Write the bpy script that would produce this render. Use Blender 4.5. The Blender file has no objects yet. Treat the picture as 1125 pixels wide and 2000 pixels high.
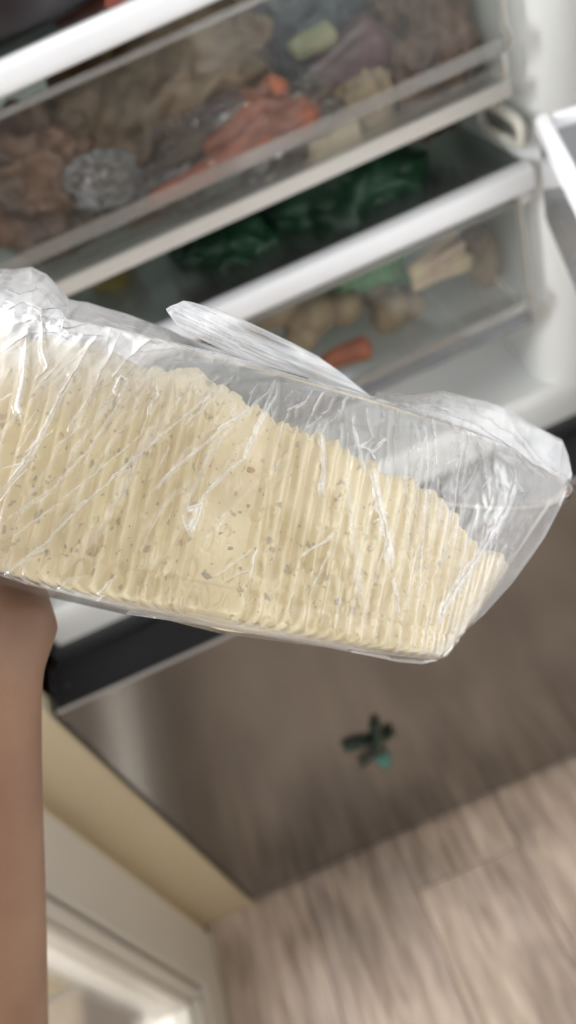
import bpy, bmesh, math, random
import numpy as np
from mathutils import Vector, Matrix
from mathutils.bvhtree import BVHTree
from mathutils import noise as mnoise

SC = bpy.context.scene
COL = SC.collection
PI = math.pi
H = 1.43                                   # eye height of the camera above the floor

# ------------------------------------------------------------------ camera
TH, AL, FPX = math.radians(44), math.radians(24.2), 1500.0
F_ = np.array([0, math.cos(TH), -math.sin(TH)])
R0 = np.array([1.0, 0, 0]); D0 = -np.array([0, math.sin(TH), math.cos(TH)])
CR = math.cos(AL) * R0 + math.sin(AL) * D0      # image right
CD = -math.sin(AL) * R0 + math.cos(AL) * D0     # image down
CAM = np.array([0, 0, H])
cd = bpy.data.cameras.new('camera'); cam = bpy.data.objects.new('camera', cd); COL.objects.link(cam)
m = Matrix.Identity(4)
for i in range(3):
    m[i][0] = CR[i]; m[i][1] = -CD[i]; m[i][2] = -F_[i]; m[i][3] = CAM[i]
cam.matrix_world = m
cd.sensor_fit = 'VERTICAL'; cd.sensor_height = 36; cd.lens = 27.0
cd.clip_start = 0.02
cd.dof.use_dof = True; cd.dof.focus_distance = 0.256; cd.dof.aperture_fstop = 6.8
SC.camera = cam

# ------------------------------------------------------------------ world, sun, windows' light, added overhead fill, exposure
w = bpy.data.worlds.new('world'); SC.world = w; w.use_nodes = True
bg = w.node_tree.nodes['Background']; bg.inputs[0].default_value = (0.80, 0.88, 1.0, 1); bg.inputs[1].default_value = 0.6

def lamp(name, kind, loc, target, energy, color, size=1.0, size_y=None):
    l = bpy.data.lights.new(name, kind); o = bpy.data.objects.new(name, l); COL.objects.link(o)
    o.location = loc; o.rotation_euler = (Vector(target) - Vector(loc)).to_track_quat('-Z', 'Y').to_euler()
    l.energy = energy; l.color = color
    if kind == 'AREA':
        l.shape = 'RECTANGLE'; l.size = size; l.size_y = size_y or size
    if kind == 'SUN': l.angle = size
    return o
lamp('balcony_daylight', 'AREA', (-1.85, 0.18, 1.95), (0.15, 0.22, 0.8), 160, (1.0, 0.97, 0.93), 0.7, 1.0)
lamp('window_daylight', 'AREA', (-0.1, -1.6, 2.2), (0.05, 0.4, 1.1), 9.5, (0.96, 0.97, 1.0), 1.0, 1.0)
lamp('overhead_fill_light', 'AREA', (0.55, 0.15, 2.5), (0.1, 0.3, 1.0), 6, (0.80, 0.86, 1.0), 0.6, 0.6)  # added cool fill from above for bag top, rails and lip; no real fixture
SC.view_settings.view_transform = 'Standard'; SC.view_settings.look = 'None'
SC.view_settings.gamma = 1; SC.view_settings.use_curve_mapping = False
SC.view_settings.exposure = -0.03
SC.cycles.transparent_max_bounces = 32
SC.cycles.max_bounces = 8

# ------------------------------------------------------------------ projection helpers (pixel -> world point on a plane)
def ray(x, y): return F_ + CR * (x - 562.5) / FPX + CD * (y - 1000) / FPX
def onY(x, y, Y): v = ray(x, y); return CAM + v * (Y / v[1])
def onX(x, y, X): v = ray(x, y); return CAM + v * (X / v[0])
def cam2world(p):
    p = np.asarray(p, float)
    return CAM + p[..., 0:1] * CR + p[..., 1:2] * CD + p[..., 2:3] * F_

# ------------------------------------------------------------------ materials
def mat(name, color, rough=0.5, metal=0.0, spec=0.5, var=0.0, scale=20, bump=0.0, bscale=60, stretch=(1, 1, 1),
        color2=None, trans=0.0, coat=0.0, detail=4, sss=0.0):
    M = bpy.data.materials.new(name); M.use_nodes = True
    nt = M.node_tree; b = nt.nodes['Principled BSDF']
    b.inputs['Base Color'].default_value = (*color, 1); b.inputs['Roughness'].default_value = rough
    b.inputs['Metallic'].default_value = metal; b.inputs['Specular IOR Level'].default_value = spec
    b.inputs['Coat Weight'].default_value = coat
    if sss: b.inputs['Subsurface Weight'].default_value = sss; b.inputs['Subsurface Scale'].default_value = 0.004
    tc = nt.nodes.new('ShaderNodeTexCoord'); mp = nt.nodes.new('ShaderNodeMapping')
    mp.inputs['Scale'].default_value = stretch; nt.links.new(tc.outputs['Object'], mp.inputs[0])
    if color2 is not None or var:
        n = nt.nodes.new('ShaderNodeTexNoise'); n.inputs['Scale'].default_value = scale; n.inputs['Detail'].default_value = detail
        nt.links.new(mp.outputs[0], n.inputs['Vector'])
        r = nt.nodes.new('ShaderNodeValToRGB')
        c2 = color2 if color2 is not None else tuple(c * (1 - var) for c in color)
        r.color_ramp.elements[0].position = 0.35; r.color_ramp.elements[1].position = 0.65
        r.color_ramp.elements[0].color = (*c2, 1); r.color_ramp.elements[1].color = (*color, 1)
        nt.links.new(n.outputs['Fac'], r.inputs[0]); nt.links.new(r.outputs[0], b.inputs['Base Color'])
    if bump:
        n2 = nt.nodes.new('ShaderNodeTexNoise'); n2.inputs['Scale'].default_value = bscale; n2.inputs['Detail'].default_value = 5
        nt.links.new(mp.outputs[0], n2.inputs['Vector'])
        bp = nt.nodes.new('ShaderNodeBump'); bp.inputs['Strength'].default_value = bump; bp.inputs['Distance'].default_value = 0.002
        nt.links.new(n2.outputs['Fac'], bp.inputs['Height']); nt.links.new(bp.outputs[0], b.inputs['Normal'])
    return M

def film(name, tint=(0.97, 0.98, 1.0), alpha=0.1, white=(0.85, 0.87, 0.9), rough=0.12, gloss=0.5, attr=None, bump=0.0, bscale=300, transl=0.4):
    """thin clear plastic: see-through + a milky scattering share + a Fresnel gloss"""
    M = bpy.data.materials.new(name); M.use_nodes = True; nt = M.node_tree; N = nt.nodes; L = nt.links
    for n in list(N): N.remove(n)
    out = N.new('ShaderNodeOutputMaterial')
    tr = N.new('ShaderNodeBsdfTransparent'); tr.inputs[0].default_value = (*tint, 1)
    df = N.new('ShaderNodeBsdfDiffuse'); df.inputs[0].default_value = (*white, 1)
    tl = N.new('ShaderNodeBsdfTranslucent'); tl.inputs[0].default_value = (*white, 1)
    mm = N.new('ShaderNodeMixShader'); mm.inputs[0].default_value = transl; L.new(df.outputs[0], mm.inputs[1]); L.new(tl.outputs[0], mm.inputs[2])
    mix = N.new('ShaderNodeMixShader'); L.new(tr.outputs[0], mix.inputs[1]); L.new(mm.outputs[0], mix.inputs[2])
    if attr:
        a = N.new('ShaderNodeAttribute'); a.attribute_name = attr; L.new(a.outputs['Fac'], mix.inputs[0])
    else: mix.inputs[0].default_value = alpha
    gl = N.new('ShaderNodeBsdfGlossy'); gl.inputs['Roughness'].default_value = rough; gl.inputs[0].default_value = (1, 1, 1, 1)
    fr = N.new('ShaderNodeFresnel'); fr.inputs['IOR'].default_value = 1.5
    mu = N.new('ShaderNodeMath'); mu.operation = 'MULTIPLY_ADD'; mu.use_clamp = True
    mu.inputs[1].default_value = gloss; mu.inputs[2].default_value = 0.0
    L.new(fr.outputs[0], mu.inputs[0])
    m2 = N.new('ShaderNodeMixShader'); L.new(mu.outputs[0], m2.inputs[0]); L.new(mix.outputs[0], m2.inputs[1]); L.new(gl.outputs[0], m2.inputs[2])
    L.new(m2.outputs[0], out.inputs[0])
    if bump:
        tc = N.new('ShaderNodeTexCoord'); n2 = N.new('ShaderNodeTexNoise'); n2.inputs['Scale'].default_value = bscale; n2.inputs['Detail'].default_value = 3
        L.new(tc.outputs['Object'], n2.inputs['Vector'])
        bp = N.new('ShaderNodeBump'); bp.inputs['Strength'].default_value = bump; bp.inputs['Distance'].default_value = 0.0006
        L.new(n2.outputs['Fac'], bp.inputs['Height'])
        for s in (gl, df, fr): L.new(bp.outputs[0], s.inputs['Normal'])
    return M

# ------------------------------------------------------------------ object helpers
def empty(name, loc, label=None, cat=None, group=None, kind=None):
    o = bpy.data.objects.new(name, None); COL.objects.link(o); o.location = loc; o.empty_display_size = 0.02
    tag(o, label, cat, group, kind); return o
def tag(o, label=None, cat=None, group=None, kind=None):
    if label: o['label'] = label
    if cat: o['category'] = cat
    if group: o['group'] = group
    if kind: o['kind'] = kind
    return o
def base_of(parent):
    b = Vector((0, 0, 0)); p = parent
    while p is not None: b += p.location; p = p.parent
    return b
def link(name, me, material, parent=None, loc=None, smooth=True):
    """me holds WORLD coordinates; the object's origin goes to loc (or stays at the parent's)"""
    o = bpy.data.objects.new(name, me); COL.objects.link(o)
    if material is not None: me.materials.append(material)
    b = base_of(parent)
    L = Vector(loc) if loc is not None else b
    me.transform(Matrix.Translation(-L))
    if parent: o.parent = parent
    o.location = L - b
    if smooth: me.polygons.foreach_set('use_smooth', [True] * len(me.polygons))
    return o
def obj(name, bm, material, parent=None, loc=None, smooth=False, angle=None):
    me = bpy.data.meshes.new(name); bmesh.ops.recalc_face_normals(bm, faces=bm.faces); bm.to_mesh(me); bm.free()
    o = link(name, me, material, parent, loc, smooth or angle is not None)
    if angle is not None:
        me.set_sharp_from_angle(angle=math.radians(angle))
    return o
def grid_mesh(name, P, closed_u=False):
    """P: (nu, nv, 3) array"""
    nu, nv = P.shape[:2]
    me = bpy.data.meshes.new(name)
    iu = np.arange(nu if closed_u else nu - 1); iv = np.arange(nv - 1)
    A, B = np.meshgrid(iu, iv, indexing='ij'); A2 = (A + 1) % nu
    q = np.stack([A * nv + B, A2 * nv + B, A2 * nv + B + 1, A * nv + B + 1], -1).reshape(-1, 4)
    me.vertices.add(nu * nv); me.vertices.foreach_set('co', P.reshape(-1).astype(np.float32))
    me.loops.add(q.size); me.loops.foreach_set('vertex_index', q.reshape(-1).astype(np.int32))
    me.polygons.add(len(q)); me.polygons.foreach_set('loop_start', (np.arange(len(q)) * 4).astype(np.int32))
    me.update(calc_edges=True); return me
def bm_box(bm, x0, x1, y0, y1, z0, z1, bevel=0.0, seg=2):
    r = bmesh.ops.create_cube(bm, size=1.0)
    for v in r['verts']:
        v.co = Vector(((x0 + x1) / 2 + v.co.x * (x1 - x0), (y0 + y1) / 2 + v.co.y * (y1 - y0), (z0 + z1) / 2 + v.co.z * (z1 - z0)))
    if bevel:
        es = list({e for v in r['verts'] for e in v.link_edges})
        bmesh.ops.bevel(bm, geom=es, offset=bevel, segments=seg, affect='EDGES', clamp_overlap=True)
def box(*a, bevel=0.0, seg=2):
    bm = bmesh.new(); bm_box(bm, *a, bevel=bevel, seg=seg); return bm
def bm_prism(bm, poly, x0, x1):
    """closed (y,z) polygon extruded along X"""
    a = [bm.verts.new((x0, y, z)) for y, z in poly]; b = [bm.verts.new((x1, y, z)) for y, z in poly]
    n = len(poly)
    for i in range(n): bm.faces.new((a[i], a[(i + 1) % n], b[(i + 1) % n], b[i]))
    bm.faces.new(a[::-1]); bm.faces.new(b)
def prism(poly, x0, x1):
    bm = bmesh.new(); bm_prism(bm, poly, x0, x1); return bm
def tube_mesh(name, pts, rad, n=20, squash=None, wob=0.0, seed=0):
    pts = [Vector(p) for p in pts]; m_ = len(pts); P = np.zeros((m_ + 2, n, 3)); rnd = random.Random(seed)
    up = None
    for i, p in enumerate(pts):
        t = (pts[min(i + 1, m_ - 1)] - pts[max(i - 1, 0)]).normalized()
        if up is None: up = t.orthogonal().normalized()
        up = (up - t * up.dot(t)).normalized(); s = t.cross(up)
        r = rad[i] if hasattr(rad, '__len__') else rad
        for k in range(n):
            a = 2 * PI * k / n; rr = r * (1 + wob * mnoise.noise(Vector((math.cos(a) * 2, math.sin(a) * 2, i * 0.6 + seed * 7))))
            q = p + (up * math.cos(a) * (squash or 1) + s * math.sin(a)) * rr
            P[i + 1, k] = q
    P[0] = np.array(pts[0])[None]; P[-1] = np.array(pts[-1])[None]
    return grid_mesh(name, P.transpose(1, 0, 2).copy(), closed_u=True)
def resample(pts, n):
    pts = np.array(pts, float); d = np.r_[0, np.cumsum(np.linalg.norm(np.diff(pts, axis=0), axis=1))]
    t = np.linspace(0, d[-1], n); return np.stack([np.interp(t, d, pts[:, k]) for k in range(pts.shape[1])], 1)

# numpy value noise --------------------------------------------------
def vnoise(x, y, seed=0):
    rng = np.random.RandomState(seed); T = rng.rand(256, 256)
    xi = np.floor(x).astype(int); yi = np.floor(y).astype(int); fx = x - xi; fy = y - yi
    fx = fx * fx * (3 - 2 * fx); fy = fy * fy * (3 - 2 * fy)
    g = lambda a, b: T[a % 256, b % 256]
    return ((g(xi, yi) * (1 - fx) + g(xi + 1, yi) * fx) * (1 - fy) + (g(xi, yi + 1) * (1 - fx) + g(xi + 1, yi + 1) * fx) * fy) * 2 - 1
def fbm(x, y, seed=0, o=3):
    return sum(vnoise(x * 2 ** k, y * 2 ** k, seed + k) / 2 ** k for k in range(o))
def ridged(x, y, seed=0, o=3):
    return sum((1 - 2 * np.abs(vnoise(x * 2 ** k, y * 2 ** k, seed + k))) / 2 ** k for k in range(o))

# ================================================================== THE SETTING
M_wallcream = mat('cream_wall_paint', (0.70, 0.61, 0.43), 0.6, var=0.06, scale=3, bump=0.05)
M_white_frame = mat('white_upvc', (0.80, 0.77, 0.72), 0.3, var=0.03, scale=5)
M_gasket = mat('grey_gasket', (0.035, 0.04, 0.045), 0.4, var=0.2)
FX0, FX1, FY = -0.345, 0.455, 0.57            # fridge outer sides and door front plane
WX = -0.451                                   # side wall plane

def floor_material():
    M = bpy.data.materials.new('laminate_planks'); M.use_nodes = True; nt = M.node_tree; N = nt.nodes; L = nt.links
    b = N['Principled BSDF']; b.inputs['Roughness'].default_value = 0.42; b.inputs['Specular IOR Level'].default_value = 0.35
    tc = N.new('ShaderNodeTexCoord')
    def noise(scale, st, det=5, dist=0.0):
        mp = N.new('ShaderNodeMapping'); mp.inputs['Scale'].default_value = st; L.new(tc.outputs['Object'], mp.inputs[0])
        n = N.new('ShaderNodeTexNoise'); n.inputs['Scale'].default_value = scale; n.inputs['Detail'].default_value = det
        n.inputs['Distortion'].default_value = dist; L.new(mp.outputs[0], n.inputs['Vector']); return n
    g1 = noise(9, (7, 0.8, 1), 6, 0.8); g2 = noise(5, (1.6, 0.9, 1), 5, 0.4); g3 = noise(60, (4, 0.35, 1), 3)
    def ramp(n, c0, c1, p0=0.35, p1=0.65):
        r = N.new('ShaderNodeValToRGB'); r.color_ramp.elements[0].position = p0; r.color_ramp.elements[1].position = p1
        r.color_ramp.elements[0].color = (*c0, 1); r.color_ramp.elements[1].color = (*c1, 1); L.new(n.outputs['Fac'], r.inputs[0]); return r
    r1 = ramp(g1, (0.38, 0.30, 0.245), (0.78, 0.67, 0.58), .3, .7)
    r2 = ramp(g2, (0.58, 0.56, 0.56), (1, 0.97, 0.93), .38, .60)
    r3 = ramp(g3, (0.80, 0.79, 0.78), (1.0, 1.0, 1.0), .3, .6)
    m1 = N.new('ShaderNodeMix'); m1.data_type = 'RGBA'; m1.blend_type = 'MULTIPLY'; m1.inputs[0].default_value = 0.75
    L.new(r1.outputs[0], m1.inputs[6]); L.new(r2.outputs[0], m1.inputs[7])
    m2 = N.new('ShaderNodeMix'); m2.data_type = 'RGBA'; m2.blend_type = 'MULTIPLY'; m2.inputs[0].default_value = 0.8
    L.new(m1.outputs[2], m2.inputs[6]); L.new(r3.outputs[0], m2.inputs[7]); L.new(m2.outputs[2], b.inputs['Base Color'])
    bp = N.new('ShaderNodeBump'); bp.inputs['Strength'].default_value = 0.25; bp.inputs['Distance'].default_value = 0.001
    L.new(g3.outputs['Fac'], bp.inputs['Height']); L.new(bp.outputs[0], b.inputs['Normal'])
    return M
M_floor = floor_material()
floor = obj('floor', box(-0.70, 1.6, -2.4, 1.45, -0.06, -0.009), mat('sub_floor', (0.12, 0.10, 0.08), 0.8, var=0.2), None, (0, 0, 0))
tag(floor, 'greyish beige wood laminate floor in front of the refrigerator', 'floor', kind='structure')
rnd = random.Random(4)
PW = 0.192
for i in range(11):                                        # planks run away from the fridge
    x0 = -0.447 + i * PW; ys = -1.6 + rnd.uniform(-0.5, 0)
    while ys < 1.3:
        ln = rnd.choice([1.28, 1.1, 0.9]); y1 = min(ys + ln, 1.4)
        pb = box(-PW / 2 + 0.0006, PW / 2 - 0.0006, -(y1 - ys) / 2 + .0006, (y1 - ys) / 2 - .0006, -0.008, 0.0, bevel=0.0007, seg=1)
        me = bpy.data.meshes.new('plank'); pb.to_mesh(me); pb.free(); me.materials.append(M_floor)
        o = bpy.data.objects.new('plank', me); COL.objects.link(o); o.parent = floor
        o.location = (x0 + PW / 2, (ys + y1) / 2, 0)
        # a different cut of the same pattern on every plank
        off = Vector((rnd.uniform(-8, 8), rnd.uniform(-8, 8), 0)); me.transform(Matrix.Translation(off)); o.location -= off
        ys = y1
# side wall with the balcony door opening (y -0.62 .. 0.555), wall behind the fridge, cream return beside the fridge
bm = bmesh.new()
bm_box(bm, WX - 0.14, WX, 0.558, 1.36, 0, 2.6)
bm_box(bm, WX - 0.14, WX, -0.62, 0.558, 2.15, 2.6)
bm_box(bm, WX - 0.14, WX, -2.4, -0.62, 0, 2.6)
tag(obj('wall_left', bm, M_wallcream, None, (WX, 0.5, 0)), 'cream side wall with the balcony door opening', 'wall', kind='structure')
tag(obj('wall_back', box(WX - 0.14, 1.5, 1.30, 1.36, 0, 2.6), M_wallcream, None, (0, 1.3, 0)), 'cream wall behind the refrigerator', 'wall', kind='structure')
tag(obj('trim_1', box(WX + 0.0005, FX0 - 0.006, 0.575, 0.60, 0.0, 2.2, bevel=0.001), M_wallcream, None, (-0.4, 0.58, 0)),
    'cream filler panel between refrigerator and side wall', 'wall panel', kind='structure')
M_ceil = mat('ceiling_paint', (0.80, 0.79, 0.76), .7, var=.03, scale=2)
tag(obj('ceiling', box(WX - 0.14, 1.7, -2.5, 1.36, 2.6, 2.66), M_ceil, None, (0, 0, 2.6)), 'plain white ceiling above the refrigerator', 'ceiling', kind='structure')
tag(obj('wall_right', box(1.6, 1.7, -2.5, 1.36, 0, 2.6), M_wallcream, None, (1.6, 0, 0)), 'cream wall on the far side of the kitchen', 'wall', kind='structure')
tag(obj('wall_front', box(WX - 0.14, 1.6, -2.5, -2.4, 0, 2.6), M_wallcream, None, (0, -2.4, 0)), 'cream wall behind the viewer', 'wall', kind='structure')
# balcony door
door = empty('door_1', (WX - 0.03, 0.0, 0), 'white framed glazed balcony door left of the refrigerator', 'door', kind='structure')
y0, y1 = -0.62, 0.556
def frame_bm(x0, x1, ya, yb, za, zb, wd, wb, bev):
    bm = bmesh.new()
    bm_box(bm, x0, x1, yb - wd, yb, za, zb, bev); bm_box(bm, x0, x1, ya, ya + wd, za, zb, bev)
    bm_box(bm, x0 + .0002, x1 - .0002, ya + wd * .9, yb - wd * .9, za, za + wb, bev); bm_box(bm, x0 + .0002, x1 - .0002, ya + wd * .9, yb - wd * .9, zb - wd, zb, bev)
    return bm
obj('door_frame', frame_bm(WX - 0.10, WX + 0.010, y0, y1, 0, 2.15, 0.105, 0.092, 0.003), M_white_frame, door, angle=40)
obj('gasket', frame_bm(WX - 0.06, WX - 0.0005, y0 + .1, y1 - .1, 0.088, 2.05, 0.009, 0.009, 0.001), M_gasket, door, angle=40)
obj('door_sash', frame_bm(WX - 0.07, WX + 0.006, y0 + .108, y1 - .108, 0.096, 2.045, 0.020, 0.03, 0.005), M_white_frame, door, angle=40)
obj('glazing_bead', frame_bm(WX - 0.06, WX - 0.004, y0 + .128, y1 - .128, 0.126, 2.02, 0.011, 0.016, 0.004), M_white_frame, door, angle=40)
M_pane = film('window_glass', alpha=0.01, gloss=0.8, rough=0.01)
obj('glass_pane', box(WX - 0.035, WX - 0.029, y0 + .135, y1 - .135, 0.135, 2.02), M_pane, door)
# the balcony outside
M_tile = mat('balcony_tile', (0.36, 0.30, 0.22), 0.6, var=0.3, scale=4, bump=0.1)
bal = obj('ground', box(-2.6, WX - 0.145, -2.4, .58, -0.10, -0.03), M_tile, None, (-1.4, 0, 0))
tag(bal, 'tan balcony floor outside the glazed door', 'ground', kind='structure')
tag(obj('wall_outside', box(-1.60, -1.5, -2.4, .58, -0.03, 0.75), mat('parapet_cream', (0.62, 0.55, 0.38), 0.7, var=0.05, scale=3), None, (-1.05, 0, 0)),
    'cream balcony parapet seen through the door glass', 'wall', kind='structure')

tag(obj('wall_outside', box(-2.6, WX - 0.145, 0.583, 0.72, -0.03, 2.8), mat('outside_render_cream', (0.72, 0.62, 0.42), 0.7, var=0.05, scale=3), None, (-1.2, .6, 0)),
    'cream outside wall meeting the balcony floor, seen through the door glass', 'wall', kind='structure')
# ================================================================== THE REFRIGERATOR
fr = empty('refrigerator', (0.02, 0.9, 0.0), 'open bottom-freezer refrigerator with grey glossy freezer door and white interior', 'refrigerator')
M_liner = mat('fridge_liner_white', (0.82, 0.84, 0.84), 0.28, var=0.03, scale=4)
M_trim = mat('fridge_trim_white', (0.80, 0.81, 0.84), 0.22, var=0.02)
M_case = mat('fridge_case_dark', (0.045, 0.045, 0.048), 0.35, var=0.1)
M_capblk = mat('door_cap_black', (0.020, 0.019, 0.021), 0.5, spec=.3, var=0.15, scale=8, bump=0.03)
def freezer_material():
    M = mat('freezer_door_glossy_grey', (0.27, 0.255, 0.24), 0.17, metal=0.85, spec=0.5)
    return M
M_frz = freezer_material()
YC = 0.655
# cabinet: outer case around the liner
bm = bmesh.new()
bm_box(bm, FX0 + .004, FX0 + .02, YC, 1.25, 0.04, 1.95, .002); bm_box(bm, FX1 - .02, FX1 - .004, YC, 1.25, 0.04, 1.95, .002)
bm_box(bm, FX0 + .02, FX1 - .02, 1.235, 1.25, 0.04, 1.95); bm_box(bm, FX0 + .02, FX1 - .02, YC, 1.235, 1.93, 1.95)
bm_box(bm, FX0 + .02, FX1 - .02, YC + .01, 1.235, 0.04, 0.735)
for x in (FX0 + .06, FX1 - .08):
    bm_box(bm, x, x + .03, 0.69, 0.72, 0.0, 0.045)
    bm_box(bm, x, x + .03, 1.15, 1.18, 0.0, 0.045)
obj('case', bm, M_case, fr, smooth=False)
# liner: floor with front lip, side walls with a stepped front flange, back
LXa, LXb = -0.300, 0.341
lip = [(YC, .748), (YC, .786), (YC + .002, .796), (YC + .008, .802), (YC + .016, .803), (YC + .05, .800), (YC + .10, .812), (YC + .16, .86), (YC + .20, .868), (1.20, .875), (1.20, .748)]
bm = prism(lip, FX0 + .021, FX1 - .021)
def liner_side(s, xi, xo):
    # plan profile (x,y) extruded in z : inner wall, a soft step near the front, the flange
    pl = [(xo, YC), (xi + s * .075, YC - .002), (xi + s * .045, YC), (xi + s * .022, YC + .003), (xi + s * .010, YC + .012), (xi + s * .003, YC + .022), (xi, YC + .035), (xi, 1.2), (xo, 1.2)]
    bmv = bmesh.new(); a = [bmv.verts.new((x, y, .80)) for x, y in pl]; b = [bmv.verts.new((x, y, 1.93)) for x, y in pl]
    n = len(pl)
    for i in range(n): bmv.faces.new((a[i], a[(i + 1) % n], b[(i + 1) % n], b[i]))
    bmv.faces.new(a); bmv.faces.new(b[::-1]); return bmv
obj('liner_floor', bm, M_liner, fr, angle=35)
obj('liner_wall', liner_side(1, LXb, FX1 - .021), M_liner, fr, angle=35)
obj('liner_wall', box(FX0 + .021, LXa, YC, 1.2, .80, 1.93, bevel=.006), M_liner, fr, angle=35)
obj('liner_back', box(LXa, LXb, 1.19, 1.20, .86, 1.93), M_liner, fr)
# black gap strip and hinge screws between cabinet and freezer door
obj('gap_strip', box(FX0 + .01, FX1 - .01, YC - .012, YC + .004, .700, .749, bevel=.002), M_case, fr)
for x in (0.385,):
    bm = bmesh.new(); bmesh.ops.create_cone(bm, cap_ends=True, segments=24, radius1=.007, radius2=.006, depth=.006)
    bmesh.ops.transform(bm, matrix=Matrix.Translation((x, YC - .025, .7385)), verts=bm.verts)
    obj('hinge_pin', bm, mat('hinge_metal', (0.55, 0.56, 0.55), 0.3, metal=1.0), fr, angle=40)
# freezer door: glossy front, dark surround edge, black top cap
fd = obj('freezer_door', box(FX0 + .003, FX1 - .003, FY, FY + .02, 0.03, 0.7345, bevel=.0012), M_frz, fr, angle=30)
obj('door_body', box(FX0 + .004, FX1 - .004, FY + .0195, FY + .072, 0.031, 0.7275, bevel=.003), M_case, fd, angle=30)
obj('top_cap', box(FX0 + .006, FX1 - .006, FY + .004, FY + .074, 0.7275, 0.7355, bevel=.001), M_capblk, fd, angle=30)
obj('edge_line', box(FX0 + .003, FX1 - .003, FY - .0006, FY + .0035, 0.7335, 0.7365, bevel=.0005), mat('cap_edge_grey', (0.40, 0.37, 0.36), .35, var=.05), fd, angle=30)
obj('side_seal', box(FX0, FX0 + .0032, FY - .001, FY + .07, 0.03, 0.737, bevel=.001), M_case, fd, angle=30)
obj('cap_plug', box(-0.3275, -0.3215, .600, .606, 0.735, 0.7365, bevel=.0005), M_case, fd)
# glass shelves with white front trims
M_shelfglass = film('shelf_glass', tint=(0.90, 0.95, 0.92), alpha=0.05, gloss=0.9, rough=0.02)
def round_bar(y0, y1, z0, z1, n=8):
    cy, cz = (y0 + y1) / 2, (z0 + z1) / 2; ry, rz = (y1 - y0) / 2, (z1 - z0) / 2
    return [(cy + ry * math.copysign(abs(math.cos(a)) ** .6, math.cos(a)), cz + rz * math.copysign(abs(math.sin(a)) ** .6, math.sin(a))) for a in [2 * PI * k / (4 * n) for k in range(4 * n)]]
def shelf(z0, z1, ya, yb, x0=LXa + .002, x1=LXb - .002, glass=M_shelfglass):
    t = obj('shelf_trim', prism(round_bar(ya, yb, z0, z1), x0, x1), M_trim, fr, angle=35)
    obj('glass_shelf', box(x0 + .001, x1 - .001, yb - .003, 1.12, z1 - .006, z1 - .002), glass, t)
    return t
shelf(1.054, 1.080, YC - .006, YC + .018)
shelf(1.300, 1.321, YC - .005, YC + .018)
# retaining rim along the crisper shelf at the wall and the pale loop-shaped slide
bm = bmesh.new()
P0 = np.array([0.338, 0.66, 1.092]); P1 = np.array([0.338, 0.80, 1.092])
path = []
for k in range(40):
    a = 2 * PI * k / 40; c, s = math.cos(a), math.sin(a)
    path.append((0.331, 0.692 + 0.040 * math.copysign(abs(c) ** .5, c), 1.111 + 0.0125 * math.copysign(abs(s) ** .6, s)))
me = tube_mesh('drawer_slide', path + [path[0], path[1]], 0.0050, 12)
link('drawer_slide', me, mat('slide_ivory', (0.62, 0.61, 0.55), 0.35, var=.03), fr)
obj('slide_bracket', box(0.335, 0.3405, 0.655, 0.73, 1.099, 1.122, bevel=.002), mat('slide_shadow_grey', (.22, .23, .21), .4), fr, angle=35)  # bracket coloured dark to stand for the shade in the loop's slot
obj('shelf_rest', box(0.326, 0.3405, 0.66, 1.1, 1.040, 1.0530, bevel=.002), M_liner, fr, angle=35)

# drawers -------------------------------------------------------------
M_drawer = film('drawer_clear_plastic', tint=(0.97, 0.975, 0.97), alpha=0.03, white=(0.50, 0.50, 0.50), gloss=0.35, rough=0.06, bump=.1, bscale=20)
M_drawer_side = film('drawer_frosted_side', tint=(0.93, 0.95, 0.95), alpha=0.45, white=(0.74, 0.75, 0.73), gloss=0.7, rough=0.12)
M_drawer_band = film('drawer_thick_band', tint=(0.90, 0.90, 0.90), alpha=0.30, white=(0.60, 0.57, 0.54), gloss=.8, rough=0.12)
def drawer(z0, z1, x0, x1, zr, yb=1.08, em=None):
    t = 0.0026
    # front panel: one moulded profile along X, with a ridge where the lower part steps back
    prof = [(YC + .004, z1), (YC + .002, zr + .012), (YC - .006, zr + .006), (YC - .006, zr - .004), (YC + .004, zr - .010), (YC + .006, z0 + .012), (YC + .012, z0 + .003), (YC + .022, z0)]
    inner = [(y + t, z + (t if i == len(prof) - 1 else 0)) for i, (y, z) in enumerate(prof)]
    r = obj('drawer', prism(prof + inner[::-1], x0 + .012, x1 - .012), M_drawer, fr, angle=40)
    # rounded end corners join the front to the sides
    for s, xe in ((1, x1), (-1, x0)):
        P = []
        for k in range(11):
            a = PI / 2 * k / 10
            row = []
            for y, z in prof[:-1]:
                row.append((xe - s * .012 + s * .012 * math.sin(a), y + .012 * (1 - math.cos(a)), z))
            P.append(row)
        for yy in (0.70, 0.85, yb):
            P.append([(xe, max(yy, y + .012), z) for y, z in prof[:-1]])
        link('drawer_side', grid_mesh('drawer_side', np.array(P)), M_drawer_side, r)
    obj('drawer_back', box(x0 + .002, x1 - .002, yb, yb + .003, z0 + .005, z1 - .004), M_drawer_side, r)
    obj('drawer_floor', box(x0 + .004, x1 - .004, YC + .02, yb - .001, z0 - .0005, z0 + .002), M_drawer, r)
    obj('front_ridge', box(x0 + .014, x1 - .014, YC - .0085, YC - .0065, zr - .005, zr + .007, bevel=.0009), M_drawer_band, r, angle=40)
    obj('bottom_edge', prism([(YC - .001, z0 - .004), (YC - .001, z0 + .0085), (YC + .004, z0 + .0095), (YC + .02, z0 - .001), (YC + .02, z0 - .004)], x0 + .01, x1 - .008),
        em or M_drawer_edge, r, angle=50)
    obj('top_edge', prism(round_bar(YC - .001, YC + .008, z1 - .0005, z1 + .0045, 3), x0 + .012, x1 - .012), M_drawer_band, r, angle=50)
    return r
M_drawer_edge = mat('drawer_edge_pearl', (0.50, 0.48, 0.45), 0.25, var=.06, scale=10)
dr1 = drawer(1.150, 1.288, LXa + .01, 0.334, 1.190)
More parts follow.
